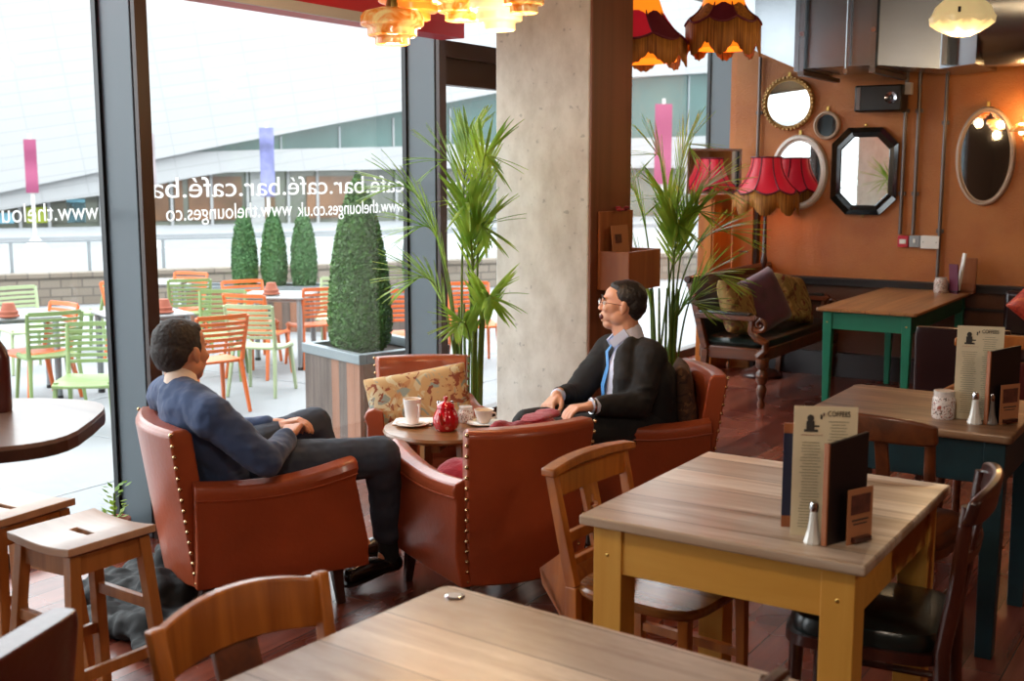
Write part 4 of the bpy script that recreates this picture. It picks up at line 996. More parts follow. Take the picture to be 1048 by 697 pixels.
# ------------------------------------------------------------------ tables
def leg_table(name,x0,x1,y0,y1,top,apron,leg,label,inset=.05,lw=.075,ah=.12,th=.03,H_=.76,taper=.75,bolts=True,corner=.02):
    cx,cy=(x0+x1)/2,(y0+y1)/2; t=root(name,(cx,cy,0),0,label,'table'); w,d=x1-x0,y1-y0
    b=MB(); n=6; pts=[]
    for (sx,sy,a0) in ((1,1,0),(-1,1,90),(-1,-1,180),(1,-1,270)):
        for k in range(n+1):
            a=rad(a0+90*k/n); pts.append((sx*(w/2-corner)+corner*math.cos(a),sy*(d/2-corner)+corner*math.sin(a)))
    b.prism(pts,th,Matrix.Translation((0,0,H_-th))); b.build('tabletop',top,t,bevel=.006,smooth=False)
    lx,ly=w/2-inset-lw/2,d/2-inset-lw/2
    for s in (-1,1):
        b=MB(); b.box((0,s*(ly+lw/2-.018),H_-th-ah/2),(2*lx-lw+.005,.022,ah)); b.build('apron',apron,t,bevel=.002,smooth=False)
        b=MB(); b.box((s*(lx+lw/2-.018),0,H_-th-ah/2),(.022,2*ly-lw+.005,ah)); b.build('apron',apron,t,bevel=.002,smooth=False)
    for sx in (-1,1):
        for sy in (-1,1):
            b=MB(); z1=H_-th-ah-.01; f=lw*taper
            rings=[[(sx*lx+ax*w_/2,sy*ly+ay*w_/2,zz) for ax,ay in ((-1,-1),(1,-1),(1,1),(-1,1))] for zz,w_ in ((H_-th,lw),(z1,lw),(0,f))]
            b.loft(rings)
            l=b.build('leg',leg,t,bevel=.003,smooth=False)
            if bolts:
                b=MB(); b.sphere((sx*lx,sy*ly-lw/2,H_-th-ah*.62),(.006,.003,.006),u=8,v=6); b.build('peg','brass',l)
    return t
leg_table('pine_table',-1.515,-.742,2.668,3.53,'top_yellow','pine_apron','pine_y','square table with scrubbed pale top and mustard painted legs',corner=.006,inset=.03,lw=.085,ah=.13,taper=1,th=.028)
leg_table('dining_table',-1.41,-.68,4.11,4.81,'top_blue','teal_blue','teal_blue','distressed plank table with dark petrol blue legs',H_=.8,inset=.02,lw=.07,ah=.15,taper=.8)
leg_table('dining_table',-2.56,-1.895,7.72,9.38,'top_green','teal_green','teal_green','long honey topped table with sea green legs against the orange wall',inset=.04,lw=.06,ah=.12,taper=.62,th=.022)
t=leg_table('oak_table',0,1.2,0,.8,'top_near','mid_wood','mid_wood','nearest worn pale oak table at the bottom of the picture',inset=.05,lw=.08,corner=.03,th=.03)
# placed from its far left corner
t.rotation_euler.z=rad(-4); NT=Vector((-1.50,2.045,0)); off=Matrix.Rotation(rad(-4),3,'Z')@Vector((-.6,.4,0)); t.location=NT-off
t=root('metal_disc',(-1.435,1.985,.76),0,'small round metal disc set in the corner of the nearest table','disc')
b=MB(); b.lathe([(0,.0),(.022,.0),(.022,.0025),(.018,.004),(0,.004)],n=28); b.build('rim','chrome',t); b=MB(); b.lathe([(0,.004),(.016,.004),(.016,.0045),(0,.0045)],n=24); b.build('inlay','trim_grey',t)
# bar table at left edge
t=root('bar_table',(-3.32,1.75,0),0,'dark rounded bar table at the left edge above the stools','table')
pts=superellipse(.62,.36,40,4,.0,0)
pts=[(x,y) for x,y in pts]
M=Matrix.Translation((0,0,.92))@Matrix.Rotation(rad(38),4,'Z')
b=MB(); b.prism(pts,.012,M@Matrix.Translation((0,0,.032))); b.build('tabletop','bar_top',t,smooth=False)
b=MB(); b.prism([(x*1.003,y*1.005) for x,y in pts],.032,M); b.build('edge_band','bar_edge',t,smooth=False)
b=MB(); b.box((0,0,.88),(.34,.34,.06),rz=rad(52)); b.build('under_block','bar_edge',t,bevel=.004)
b=MB(); b.lathe([(0,0),(.24,0),(.25,.02),(.06,.05),(.045,.1),(.045,.86),(0,.86)],n=28); b.build('pedestal','dark_wood',t)
t=root('dark_bottle',(-3.17,2.06,.964),0,'dark red brown bottle standing on the bar table at the left edge','bottle')
b=MB(); b.lathe([(0,0),(.036,0),(.038,.01),(.038,.16),(.03,.19),(.014,.215),(.013,.26),(0,.26)],n=24); b.build('glass_body','leather_red',t)
b=MB(); b.lathe([(.015,.24),(.015,.265),(0,.268)],n=16); b.build('stopper','black',t)
# stools
def stool(label):
    t=root('wooden_stool',(0,0,0),0,label,'stool','wooden stools by the window')
    Hs=.6; b=MB(); hw=.152
    def zt(y): return Hs+.012*(y/hw)**2
    slot=(.045,.013)
    # saddle seat with a hand slot: grid with hole
    xs=[-hw,-.1,-slot[0],0,slot[0],.1,hw]; ys=[-hw,-.08,-slot[1],slot[1],.08,hw]
    for top in (1,0):
        G=[[b.bm.verts.new((x,y,zt(x)-(0 if top else .024))) for y in ys] for x in xs]
        if top: GT=G
        else: GB=G
        for i in range(len(xs)-1):
            for j in range(len(ys)-1):
                if i in (2,3) and j==2: continue
                b._face((G[i][j],G[i+1][j],G[i+1][j+1],G[i][j+1]))
    for i in range(len(xs)-1):
        for j in (0,len(ys)-1): b._face((GT[i][j],GT[i+1][j],GB[i+1][j],GB[i][j]))
    for j in range(len(ys)-1):
        for i in (0,len(xs)-1): b._face((GT[i][j],GT[i][j+1],GB[i][j+1],GB[i][j]))
    for i in (2,3):
        for j in (2,3): b._face((GT[i][j],GT[i+1][j],GB[i+1][j],GB[i][j]))
    for i in (2,4): b._face((GT[i][2],GT[i][3],GB[i][3],GB[i][2]))
    b.build('seat','stool_top',t,bevel=.003)
    for s in (-1,1):
        b=MB(); b.box((0,s*.118,.545),(.22,.02,.06)); b.build('apron','stool',t,bevel=.002,smooth=False)
        b=MB(); b.box((s*.118,0,.545),(.02,.22,.06)); b.build('apron','stool',t,bevel=.002,smooth=False)
    for sx in (-1,1):
        for sy in (-1,1):
            b=MB(); b.bar((sx*.12,sy*.12,.578),(sx*.165,sy*.165,0),.036,.036,(1,0,0)); b.build('leg','stool',t,bevel=.003,smooth=False)
    for z,ax in ((.36,0),(.22,1)):
        k=.12+.045*(1-z/.578)
        for s in (-1,1):
            b=MB(); b.box((0,s*k,z) if ax==0 else (s*k,0,z),(2*k-.03,.02,.035) if ax==0 else (.02,2*k-.03,.035)); b.build('stretcher','stool',t,bevel=.002,smooth=False)
    return t
st=stool('wooden stool with hand slot nearest the camera, standing clear of the bar table'); st.location=(-2.95,2.165,0); st.rotation_euler.z=rad(-2)
dup(st,(-3.385,2.20,0),rad(4),'wooden stool with hand slot cut off by the left edge of the picture')
# black coat on the floor
cloth_blob('black_coat',[((-3.55,2.95,.06),(.2,.13,.07)),((-3.42,2.86,.09),(.12,.12,.1)),((-3.3,2.72,.05),(.16,.14,.05)),((-3.7,2.86,.05),(.2,.12,.06)),((-3.62,3.08,.1),(.1,.1,.11)),((-3.15,2.62,.035),(.14,.1,.035)),((-3.75,3.05,.06),(.12,.1,.07)),((-3.5,2.7,.03),(.2,.12,.035))],'coat','black coat lying crumpled on the floor behind the stool','coat',vox=.012,disp=.07)
# small potted plant by the first fin
t=root('potted_plant',(-4.3,3.33,0),0,'tiny leafy plant in a terracotta pot at the foot of the first fin','plant')
b=MB(); b.lathe([(0,0),(.045,0),(.062,.1),(.07,.1),(.07,.12),(.06,.12),(.055,.09),(0,.09)],n=24); b.build('pot','terracotta',t)
b=MB(); rg=random.Random(9)
for k in range(46):
    a=rg.uniform(0,2*PI); z=rg.uniform(.12,.27); r=rg.uniform(.0,.05)
    c=V(r*math.cos(a),r*math.sin(a),z); u=V(math.cos(a),math.sin(a),rg.uniform(.1,.9)).normalized()*.04; v=V(-math.sin(a),math.cos(a),.1)*.013
    vs=[b.bm.verts.new(p) for p in (c,c+u*.5+v,c+u,c+u*.5-v)]; b._face(vs)
b.build('foliage','leaf_palm',t,smooth=False,normals=False)
b=MB(); b.tube([(0,0,.09),(.005,0,.24)],.005,6); b.build('stem','stem_palm',t)

# ------------------------------------------------------------------ dining chairs (front +X, back at -X)
def curved_rail(b,x,z0,z1,w,th,bow,lean=0,n=12,rise=0,endround=0):
    rows=[]
    for k in range(n+1):
        y=-w+2*w*k/n; dx=-bow*(1-(y/w)**2); zz=rise*(1-(y/w)**2)
        e=1-endround*abs(y/w)**6
        zc=(z0+z1)/2; h=(z1-z0)/2*e
        rows.append([(x+dx-lean*0,y,zc-h+zz*.6),(x+dx+th,y,zc-h+zz*.6),(x+dx+th-lean,y,zc+h+zz),(x+dx-lean,y,zc+h+zz)])
    b.loft(rows)
def chapel_chair(label):
    t=root('chapel_chair',(0,0,0),0,label,'chair')
    b=MB(); rr=[]
    for z,k in ((.42,.97),(.43,1.0),(.442,1),(.45,.97)): rr.append([(x,y,z) for x,y in superellipse(.215*k,.225*k,32,4.5,.02,0)])
    b.loft(rr); b.build('seat','chapel_seat',t)
    for s in (-1,1):
        b=MB(); b.bar((-.175,s*.19,0),(-.185,s*.19,.44),.032,.04,(1,0,0)); b.bar((-.185,s*.19,.44),(-.265,s*.20,.80),.03,.038,(1,0,0),.028,.03); b.build('back_post','chapel',t,bevel=.003,smooth=False)
        b=MB(); b.bar((.19,s*.18,.42),(.2,s*.185,0),.034,.034,(1,0,0),.028,.028); b.build('leg','chapel',t,bevel=.003,smooth=False)
        b=MB(); b.bar((-.17,s*.19,.2),(.19,s*.18,.2),.022,.028); b.build('stretcher','chapel',t,smooth=False)
    b=MB(); curved_rail(b,-.275,.775,.80,.235,.05,.02,0,rise=.012); curved_rail(b,-.262,.70,.775,.2,.022,.012,.0); b.build('top_rail','chapel',t,bevel=.006)
    b=MB(); curved_rail(b,-.225,.565,.60,.19,.02,.005); curved_rail(b,-.21,.495,.52,.19,.02,.003); b.build('middle_rail','chapel',t,bevel=.003)
    # splat with a cross cut through it: built of four pieces round the opening
    def P(y,z): u=(z-.52)/.2; return (-.213-.05*u,y,z)
    b=MB()
    def slab(y0,y1,z0,z1):
        for_=[]
        b.bar(P((y0+y1)/2,z0),P((y0+y1)/2,z1),abs(y1-y0),.014,(1,0,.2))
    # cross: vertical slot y +-.006 z .585-.665 ; horizontal slot y +-.02 z .635-.648
    slab(-.04,-.02,.52,.71); slab(.02,.04,.52,.71); slab(-.02,.02,.52,.59); slab(-.02,.02,.67,.71)
    slab(-.02,-.006,.59,.635); slab(.006,.02,.59,.635); slab(-.02,-.006,.648,.67); slab(.006,.02,.648,.67)
    b.build('splat','chapel',t,smooth=False)
    # hymn book box behind the back
    b=MB()
    for s in (-1,1):
        M=Matrix(((1,0,0,0),(0,0,1,s*.19-(.014 if s>0 else 0)),(0,1,0,0),(0,0,0,1)))
        b.prism([(-.2,.56),(-.31,.47),(-.3,.42),(-.19,.28)],.014,M)
    b.bar((-.305,0,.47),(-.19,0,.285),.38,.012,(1,0,0)); b.build('book_box','chapel',t,smooth=False)
    return t
cc=chapel_chair('honey coloured chapel chair with a cross cut in its back, pushed under the mustard table'); cc.location=(-1.49,3.12,0); cc.rotation_euler.z=rad(-4)
def pine_chair(label,name='pine_chair',wm='chapel'):
    t=root(name,(0,0,0),0,label,'chair')
    b=MB(); rr=[]
    for z,k in ((.42,.97),(.43,1.0),(.45,.98)): rr.append([(x,y,z) for x,y in superellipse(.2*k,.21*k,32,5,.02,0)])
    b.loft(rr); b.build('seat',wm,t)
    for s in (-1,1):
        b=MB(); b.bar((-.19,s*.185,0),(-.18,s*.185,.44),.034,.036,(1,0,0)); b.bar((-.18,s*.185,.44),(-.25,s*.205,.83),.034,.036,(1,0,0),.03,.03); b.build('back_post',wm,t,bevel=.005)
        b=MB(); b.bar((.18,s*.17,.43),(.19,s*.18,0),.034,.034,(1,0,0)); b.build('leg',wm,t,bevel=.003)
        b=MB(); b.bar((-.18,s*.185,.2),(.18,s*.175,.2),.022,.028); b.build('stretcher',wm,t)
    b=MB(); curved_rail(b,-.258,.71,.815,.205,.024,.04,.008,rise=.03); b.build('top_rail',wm,t,bevel=.004)
    b=MB(); b.bar((-.19,0,.45),(-.285,0,.73),.11,.014,(1,0,.2)); b.build('splat','mid_wood',t,bevel=.003)
    return t
pc=pine_chair('light wooden chair tucked under the nearest table, its top rail at lower left'); pc.location=(-1.43,1.57,0); pc.rotation_euler.z=rad(-6)
def slat_chair(label,name,wm,seatm,H_=.85,slats=3,lean=.1,second=True):
    t=root(name,(0,0,0),0,label,'chair')
    b=MB(); rr=[]
    for z,k in ((.40,1),(.43,1.0)): rr.append([(x,y,z) for x,y in superellipse(.215*k,.22*k,28,5,.02,0)])
    b.loft(rr); b.build('seat_frame',wm,t)
    b=MB(); rr=[]
    for z,k in ((.43,.98),(.455,1.0),(.475,.96),(.485,.8)): rr.append([(x,y,z) for x,y in superellipse(.205*k,.21*k,28,4.5,.02,0)])
    b.loft(rr); b.build('seat_pad',seatm,t)
    for s in (-1,1):
        b=MB(); b.tube([(-.215,s*.18,0),(-.19,s*.18,.25),(-.185,s*.185,.44),(-.2-lean*.35,s*.19,.62),(-.2-lean,s*.2,H_-.03)],[.016,.02,.022,.02,.017],10); b.build('back_post',wm,t)
        b=MB(); b.tube([(.19,s*.18,.41),(.2,s*.185,0)],[.02,.014],10); b.build('leg',wm,t)
        b=MB(); b.tube([(-.19,s*.18,.22),(.195,s*.182,.22)],.011,8); b.build('stretcher',wm,t)
    b=MB(); curved_rail(b,-.215-lean,H_-.085,H_,.225,.03,.04,.015,rise=.012,endround=.25); b.build('top_rail',wm,t,bevel=.008)
    if second: b=MB(); curved_rail(b,-.205-lean*.55,H_-.2,H_-.165,.19,.02,.03,.006); b.build('middle_rail',wm,t,bevel=.004)
    for k in range(slats):
        y=(k-(slats-1)/2)*.1; b=MB(); b.bar((-.2,y,.45),(-.225-lean,y,H_-.06),.045,.012,(1,0,.2)); b.build('slat',wm,t,bevel=.003)
    return t
dc=slat_chair('dark mahogany chair with black seat on the right side of the mustard table','mahogany_chair','dark_wood','leather_green',H_=.87,slats=3,lean=.03); dc.location=(-.845,3.20,0); dc.rotation_euler.z=rad(187)
d2=slat_chair('brown wooden slat back chair between the mustard table and the blue table','slat_chair','mid_wood','mid_wood',H_=.89,slats=2,lean=.08,second=False); d2.location=(-1.045,4.07,0); d2.rotation_euler.z=rad(86)
d3=slat_chair('reddish brown chair whose top just shows at the bottom edge beside the nearest table','brown_chair','dark_wood','leather_red',H_=.84,slats=3,lean=.08); d3.location=(-.98,1.70,0); d3.rotation_euler.z=rad(170)
def parsons(label,H_=.9,m='leather_dark',name='leather_chair'):
    t=root(name,(0,0,0),0,label,'chair')
    b=MB(); rr=[]
    for z,k in ((.36,1),(.45,1.0),(.48,.96)): rr.append([(x,y,z) for x,y in superellipse(.22*k,.225*k,28,7,.02,0)])
    b.loft(rr); b.build('seat',m,t)
    b=MB(); rr=[]
    for z in (.3,.5,.7,H_-.03,H_):
        k=.9 if z==H_ else 1; x=-.2-.08*(z-.3)/.6
        rr.append([(x+px*k,py*(1-.03*(z==H_)),z) for px,py in superellipse(.035,.225,28,6,0,0)])
    b.loft(rr); b.build('backrest',m,t,bevel=.004)
    for sx in (-1,1):
        for sy in (-1,1):
            b=MB(); b.bar((sx*.18,sy*.18,.38),(sx*.19,sy*.185,0),.04,.04,(1,0,0),.028,.028); b.build('leg','dark_leg',t,bevel=.003)
    return t
pq=parsons('dark brown leather dining chair with its back to us, between the blue and green tables'); pq.location=(-1.3,6.35,0); pq.rotation_euler.z=rad(98)
lr=parsons('oxblood leather chair whose rounded top shows at the lower left corner',.84,'leather_red'); lr.location=(-2.09,1.06,0); lr.rotation_euler.z=rad(200)
# captain's chair at far right
t=root('captains_chair',(-.93,5.33,0),rad(-88),"wooden armchair with a curved polished top rail at the right edge behind the menus",'chair')
b=MB(); rr=[]
for z in (.42,.45): rr.append([(x,y,z) for x,y in superellipse(.23,.24,28,4,.02,0)])
b.loft(rr); b.build('seat','mid_wood',t)
b=MB(); curved_rail(b,-.27,.875,.93,.25,.045,.05,0,rise=.01,endround=.3); b.build('top_rail','chapel',t,bevel=.008)
for s in (-1,1):
    b=MB(); b.tube([(-.2,s*.2,0),(-.2,s*.2,.42),(-.25,s*.215,.87)],.018,10); b.build('back_post','mid_wood',t)
    b=MB(); b.tube([(-.24,s*.22,.7),(0,s*.27,.68),(.16,s*.27,.66),(.17,s*.26,.6),(.16,s*.24,.44)],[.02,.022,.024,.016,.015],10); b.build('armrest','chapel',t)
    b=MB(); b.tube([(.18,s*.2,.42),(.2,s*.21,0)],.018,10); b.build('leg','mid_wood',t)
b=MB(); b.box((-.235,0,.66),(.03,.36,.34)); b.build('back_pad','leather_red',t,bevel=.01)
# banquette along the wall, right, with silk cushion
t=root('wall_banquette',(-.35,9.1,0),0,'dark brown leather banquette along the orange wall at far right','bench')
b=MB(); b.box((0,0,.4),(2.6,.55,.14)); b.build('seat_pad','leather_dark',t,bevel=.03); b=MB(); b.box((0,.04,.17),(2.55,.46,.33)); b.build('plinth','dark_wood',t,smooth=False)
b=MB(); b.box((0,.24,.62),(2.6,.12,.34)); b.build('backrest','leather_dark',t,bevel=.03)
cushion('silk_cushion',.44,.44,.16,'cushion_orange',loc=(-1.26,8.8,.76),R=(rad(80),rad(42),rad(15)),label='shiny red orange silk cushion standing on its corner at the right edge',cat='cushion')

# ------------------------------------------------------------------ settee (front +X), along the window
t=root('wooden_settee',(-3.2,8.62,0),0,'carved walnut settee with dark leather seat under the mirrors','settee')
L2=.82
b=MB(); b.box((.0,0,.38),(.5,2*L2-.05,.09)); b.build('seat_rail','settee_wood',t,bevel=.008)
b=MB(); rr=[]
for z,k in ((.425,.98),(.45,1),(.475,.97),(.485,.9)): rr.append([(x,y,z) for x,y in superellipse(.25*k,(L2-.04)*k,40,8,0,0)])
b.loft(rr); b.build('seat_pad','leather_green',t)
for s in (-1,1):
    b=MB(); b.bar((-.22,s*(L2-.03),0),(-.2,s*(L2-.03),.4),.05,.045,(1,0,0),.055,.05); b.bar((-.2,s*(L2-.03),.4),(-.33,s*(L2-.03),.87),.055,.05,(1,0,0),.04,.045); b.build('back_post','settee_wood',t,bevel=.005)
    # turned front leg
    b=MB(); b.lathe([(.0,0),(.02,0),(.028,.03),(.018,.06),(.03,.1),(.038,.14),(.024,.17),(.04,.2),(.044,.25),(.026,.28),(.046,.3),(.046,.36),(0,.36)],o=(.23,s*(L2-.04),0),n=18); b.build('front_leg','dark_wood' if s>0 else 'settee_wood',t)
    b=MB(); b.bar((-.27,s*(L2-.03),.64),(.18,s*(L2-.03),.64),.055,.04); b.build('armrest','settee_wood',t,bevel=.006)
    b=MB(); b.bar((-.25,s*(L2-.03),.668),(.14,s*(L2-.03),.668),.06,.022); b.build('arm_pad','leather_green',t,bevel=.008)
    # scroll
    pts=[]
    for k in range(30):
        a=k/29*3.4*PI; r=.012+.05*(1-k/29); pts.append((.21+r*math.cos(a+PI/2),s*(L2-.03),.6+r*math.sin(a+PI/2)))
    pts=[(.2,s*(L2-.03),.37),(.25,s*(L2-.03),.42),(.255,s*(L2-.03),.47),(.19,s*(L2-.03),.5),(.145,s*(L2-.03),.55),(.15,s*(L2-.03),.62),(.19,s*(L2-.03),.655)]+pts[2:]
    b=MB(); b.tube(pts,[.03]*5+[.026,.024]+[.02-.01*k/28 for k in range(28)],8); b.build('arm_scroll','settee_wood',t)
b=MB(); b.bar((-.335,-L2+.02,.87),(-.335,L2-.02,.87),.05,.06); b.tube([(-.345,-L2,.895),(-.345,L2,.895)],.026,10); b.build('top_rail','dark_wood',t,bevel=.004)
b=MB(); b.loft([[(-.2,-L2+.05,.45),(-.2,L2-.05,.45),(-.24,L2-.05,.45),(-.24,-L2+.05,.45)],[(-.3,-L2+.05,.85),(-.3,L2-.05,.85),(-.335,L2-.05,.85),(-.335,-L2+.05,.85)]]); b.build('back_panel','leather_green',t)
cushion('floral_cushion',.44,.42,.14,'cushion_floral',loc=(-3.25,8.06,.67),R=(rad(68),rad(12),rad(82)),label='olive floral cushion at the near end of the settee',cat='cushion')
cushion('velvet_cushion',.46,.46,.15,'cushion_purple',loc=(-3.2,8.45,.7),R=(rad(68),rad(-14),rad(78)),label='plum velvet cushion in the middle of the settee',cat='cushion')
cushion('floral_cushion',.44,.42,.14,'cushion_floral',loc=(-3.12,8.86,.68),R=(rad(66),rad(10),rad(80)),label='gold floral cushion at the wall end of the settee',cat='cushion',seed=4)

# ------------------------------------------------------------------ table dressings
def menu(loc,rz,label,h=.335,w=.155):
    """printed card menu, faces -Y"""
    t=root('coffee_menu',loc,rz,label,'menu','tall card menus on the tables')
    b=MB(); b.box((0,0,h/2),(w,.004,h)); b.build('card','paper',t,smooth=False)
    Mx=lambda x,z: Matrix(((1,0,0,x),(0,0,-1,-.0026),(0,1,0,z),(0,0,0,1)))
    text_obj('title','COFFEES',.019,'print_dark',Mx(.004,h-.024),t,fitw=.054)
    # engraved figure drinking from a cup
    b=MB(); z=h-.06; x=-.035
    b.box((x,-.0028,z-.002),(.034,.0012,.006)); b.box((x-.002,-.0028,z+.012),(.02,.0012,.022),rz=0); b.sphere((x-.002,-.0028,z+.03),(.009,.001,.009),u=10,v=6); b.box((x+.014,-.0028,z+.01),(.012,.0012,.004)); b.box((x+.024,-.0028,z+.034),(.004,.0012,.012)); b.box((x+.03,-.0028,z+.04),(.003,.0012,.008))
    b.build('figure_print','print_dark',t,smooth=False)
    text_obj('heading','— CAFE BAR —' if False else '——————',.008,'print_red',Mx(-.06,h-.075),t,fitw=.055)
    rg=random.Random(int(h*1e4)+len(label)); b=MB()
    zz=h-.038
    while zz>.02:
        b.box((.032-.0,-.0028,zz),(rg.uniform(.03,.052),.001,.0014)); 
        if zz<h-.085: b.box((-.034,-.0028,zz),(rg.uniform(.035,.055),.001,.0014))
        zz-=.0078
    b.build('small_print','print_grey',t,smooth=False)
    return t
def rack(loc,rz,label):
    """black menu board stood at an angle: plate in local xz"""
    t=root('menu_board',loc,rz,label,'menu holder','black menu boards on the tables')
    M=Matrix(((1,0,0,0),(0,0,1,-.005),(0,1,0,0),(0,0,0,1)))
    b=MB(); b.prism([(-.075,0),(.075,0),(.075,.27),(-.075,.258)],.01,M); b.build('board','board_black',t,bevel=.002,smooth=False)
    b=MB(); b.box((-.077,0,.13),(.006,.014,.258)); b.build('wood_edge','box_wood',t,smooth=False)
    return t
def small_card(loc,rz,label):
    t=root('table_card',loc,rz,label,'card','small tan table cards')
    b=MB(); b.box((0,0,.07),(.09,.003,.14)); b.build('card','card_tan',t,smooth=False)
    b=MB(); b.box((.0,-.0022,.1),(.07,.001,.05)); b.build('picture','card_dark',t,smooth=False)
    b=MB(); b.box((0,-.0022,.06),(.06,.001,.004)); b.box((0,-.0022,.05),(.05,.001,.003)); b.build('print_lines','print_dark',t,smooth=False)
    b=MB(); b.box((.0,0,.012),(.06,.03,.012)); b.build('stand','dark_wood',t,smooth=False)
    return t
menu((-.905,2.84,.76),rad(24),'tall cream COFFEES menu card standing on the mustard table')
rack((-.845,2.835,.76),rad(68),'black menu board behind the salt shaker on the mustard table')
small_card((-.81,2.84,.76),rad(66),'small tan picture card leaning on the board on the mustard table')
shaker((-.905,2.775,.76),'salt','salt shaker standing before the menu on the mustard table',s=1.08)
t=root('navy_board',(-.99,2.87,.76),rad(24),'narrow navy blue board edge behind the cream menu on the mustard table','board')
b=MB(); b.box((.03,.01,.14),(.12,.008,.22)); b.build('board','navy_board',t,smooth=False); b=MB(); b.box((.03,.01,.015),(.12,.012,.03)); b.build('wood_foot','box_wood',t,smooth=False); b=MB(); b.box((.03,.01,.262),(.12,.012,.025)); b.build('wood_cap','box_wood',t,smooth=False)
menu((-.84,4.335,.8),rad(14),'tall cream COFFEES menu card standing on the blue table')
rack((-.755,4.33,.8),rad(60),'black menu board behind the shakers on the blue table')
small_card((-.73,4.325,.8),rad(58),'small tan picture card on the blue table')
shaker((-.83,4.26,.8),'salt','white salt shaker before the menu on the blue table',s=1.15)
shaker((-.782,4.283,.8),'pepper','grey pepper shaker before the menu on the blue table',s=1.1)
t=root('sauce_jar',(-.945,4.30,.8),0,'pale glass jar of sachets on the blue table','jar')
b=MB(); b.lathe([(0,0),(.036,0),(.04,.008),(.04,.07),(.034,.08),(0,.08)],n=24); b.build('jar_body','jar_blotch',t); b=MB(); b.lathe([(.035,.08),(.036,.1),(0,.103)],n=24); b.build('lid','jar',t)
t=root('sauce_jar',(-2.09,9.2,.76),0,'pale jar of sachets on the green table by the wall','jar')
b=MB(); b.lathe([(0,0),(.045,0),(.05,.008),(.05,.09),(.042,.1),(0,.1)],n=24); b.build('jar_body','jar_blotch',t); b=MB(); b.lathe([(.043,.1),(.044,.115),(0,.117)],n=24); b.build('lid','jar',t)
def stand_card(loc,rz,w,h,m,label,lean=0,name='menu_card'):
    t=root(name,loc,rz,label,'menu'); b=MB(); b.bar((0,0,0),(lean,0,h),.012,w,(0,1,0)); b.build('card',m,t,bevel=.001,smooth=False)
    b=MB(); b.bar((0,-.0,.01),(lean*.05,0,.02),.02,w+.004,(0,1,0)); b.build('edge_clip','black',t,smooth=False); return t
stand_card((-1.99,9.2,.76),rad(60),.08,.22,'purple','plum coloured menu card on the green table',-.02)
stand_card((-1.975,9.24,.76),rad(30),.06,.3,'paper_white','slim white menu standing tallest on the green table',.04)
t=root('wooden_rack',(-1.93,9.3,.76),0,'small brown wooden menu rack at the wall end of the green table','rack')
b=MB(); b.box((0,.04,.13),(.13,.014,.26)); b.build('back_board','box_wood',t,bevel=.002,smooth=False); b=MB(); b.box((0,0,.01),(.13,.09,.02)); b.box((0,-.04,.04),(.13,.01,.06)); b.build('tray','box_wood',t,smooth=False)
# ------------------------------------------------------------------ palms
def palm(t,fronds,stem_base,seed,nl=17):
    """fronds: list of (base xyz, tip xyz, arch, leaflet length); all local to t"""
    rg=random.Random(seed)
    for fi,(p0,p1,arch,ll) in enumerate(fronds):
        p0,p1=V(*p0),V(*p1); n=16; pts=[]
        chord=p1-p0
        ctrl=V(p0.x+chord.x*.22,p0.y+chord.y*.22,p1.z+arch)
        for i in range(n+1):
            u=i/n; pts.append(p0*(1-u)**2+ctrl*2*u*(1-u)+p1*u*u)
        b=MB(); b.tube(pts,[.008-.006*i/n for i in range(n+1)],6); st_=b.build('frond_stem','stem_palm',t)
        b=MB()
        hd=V(chord.x,chord.y,0); hd=hd.normalized() if hd.length>1e-3 else V(1,0,0)
        for i in range(nl):
            u=.45+.55*i/(nl-1); k=u*n; i0=min(int(k),n-1); p=pts[i0].lerp(pts[i0+1],k-i0); d=(pts[i0+1]-pts[i0]).normalized()
            side=d.cross(V(0,0,1)); side=side.normalized() if side.length>.15 else d.cross(hd).normalized() if d.cross(hd).length>.1 else V(0,1,0)
            if abs(side.z)>.9: side=V(-hd.y,hd.x,0)
            L_=ll*(math.sin((.18+.75*(i/(nl-1)))*PI)**.55)*rg.uniform(.85,1.1)
            for s in (-1,1):
                out=(side*s*(.8-.4*u)+d*(.85+.2*u)+V(0,0,rg.uniform(-.02,.2))).normalized(); w_=.0105*rg.uniform(.8,1.2)
                nrm=out.cross(side*s); nrm=nrm.normalized() if nrm.length>.05 else V(0,0,1)
                wv=out.cross(nrm).normalized(); prev=None
                for q,(uu,ww) in enumerate(((0,.35),(.25,1),(.55,.9),(.8,.55),(1,.05))):
                    c=p+out*L_*uu+V(0,0,-1)*(L_*.13*uu*uu)
                    cur=(b.bm.verts.new(c+wv*w_*ww),b.bm.verts.new(c-nrm*.0025),b.bm.verts.new(c-wv*w_*ww))
                    if prev: b._face((prev[0],prev[1],cur[1],cur[0])); b._face((prev[1],prev[2],cur[2],cur[1]))
                    prev=cur
        b.build('leaflets','leaf_palm',st_,normals=False)
def palm_pot(t,r=.17,h=.3):
    b=MB(); b.lathe([(0,0),(r*.7,0),(r,h*.95),(r*1.05,h),(r*.95,h),(r*.9,h*.88),(0,h*.88)],n=28); b.build('pot','pot',t)
    b=MB(); b.lathe([(0,h*.9),(r*.9,h*.9),(0,h*.93)],n=20); b.build('soil','soil',t)
P1=V(-3.66,5.20,0)
t=root('potted_palm',P1,0,'tall areca palm in front of the second window fin, left of the pillar','plant')
W=lambda x,y,z:(x-P1.x,y-P1.y,z)
bs=[(-.05,.02,.3),(.05,.0,.3),(.02,.05,.3),(-.02,-.04,.3),(.0,.0,.3),(.06,.04,.3)]
def tips(L_): return [(bs[k%6],(.84*a-.54*d,.54*a+.84*d,z),arch,ll) for k,(a,d,z,arch,ll) in enumerate(L_)]
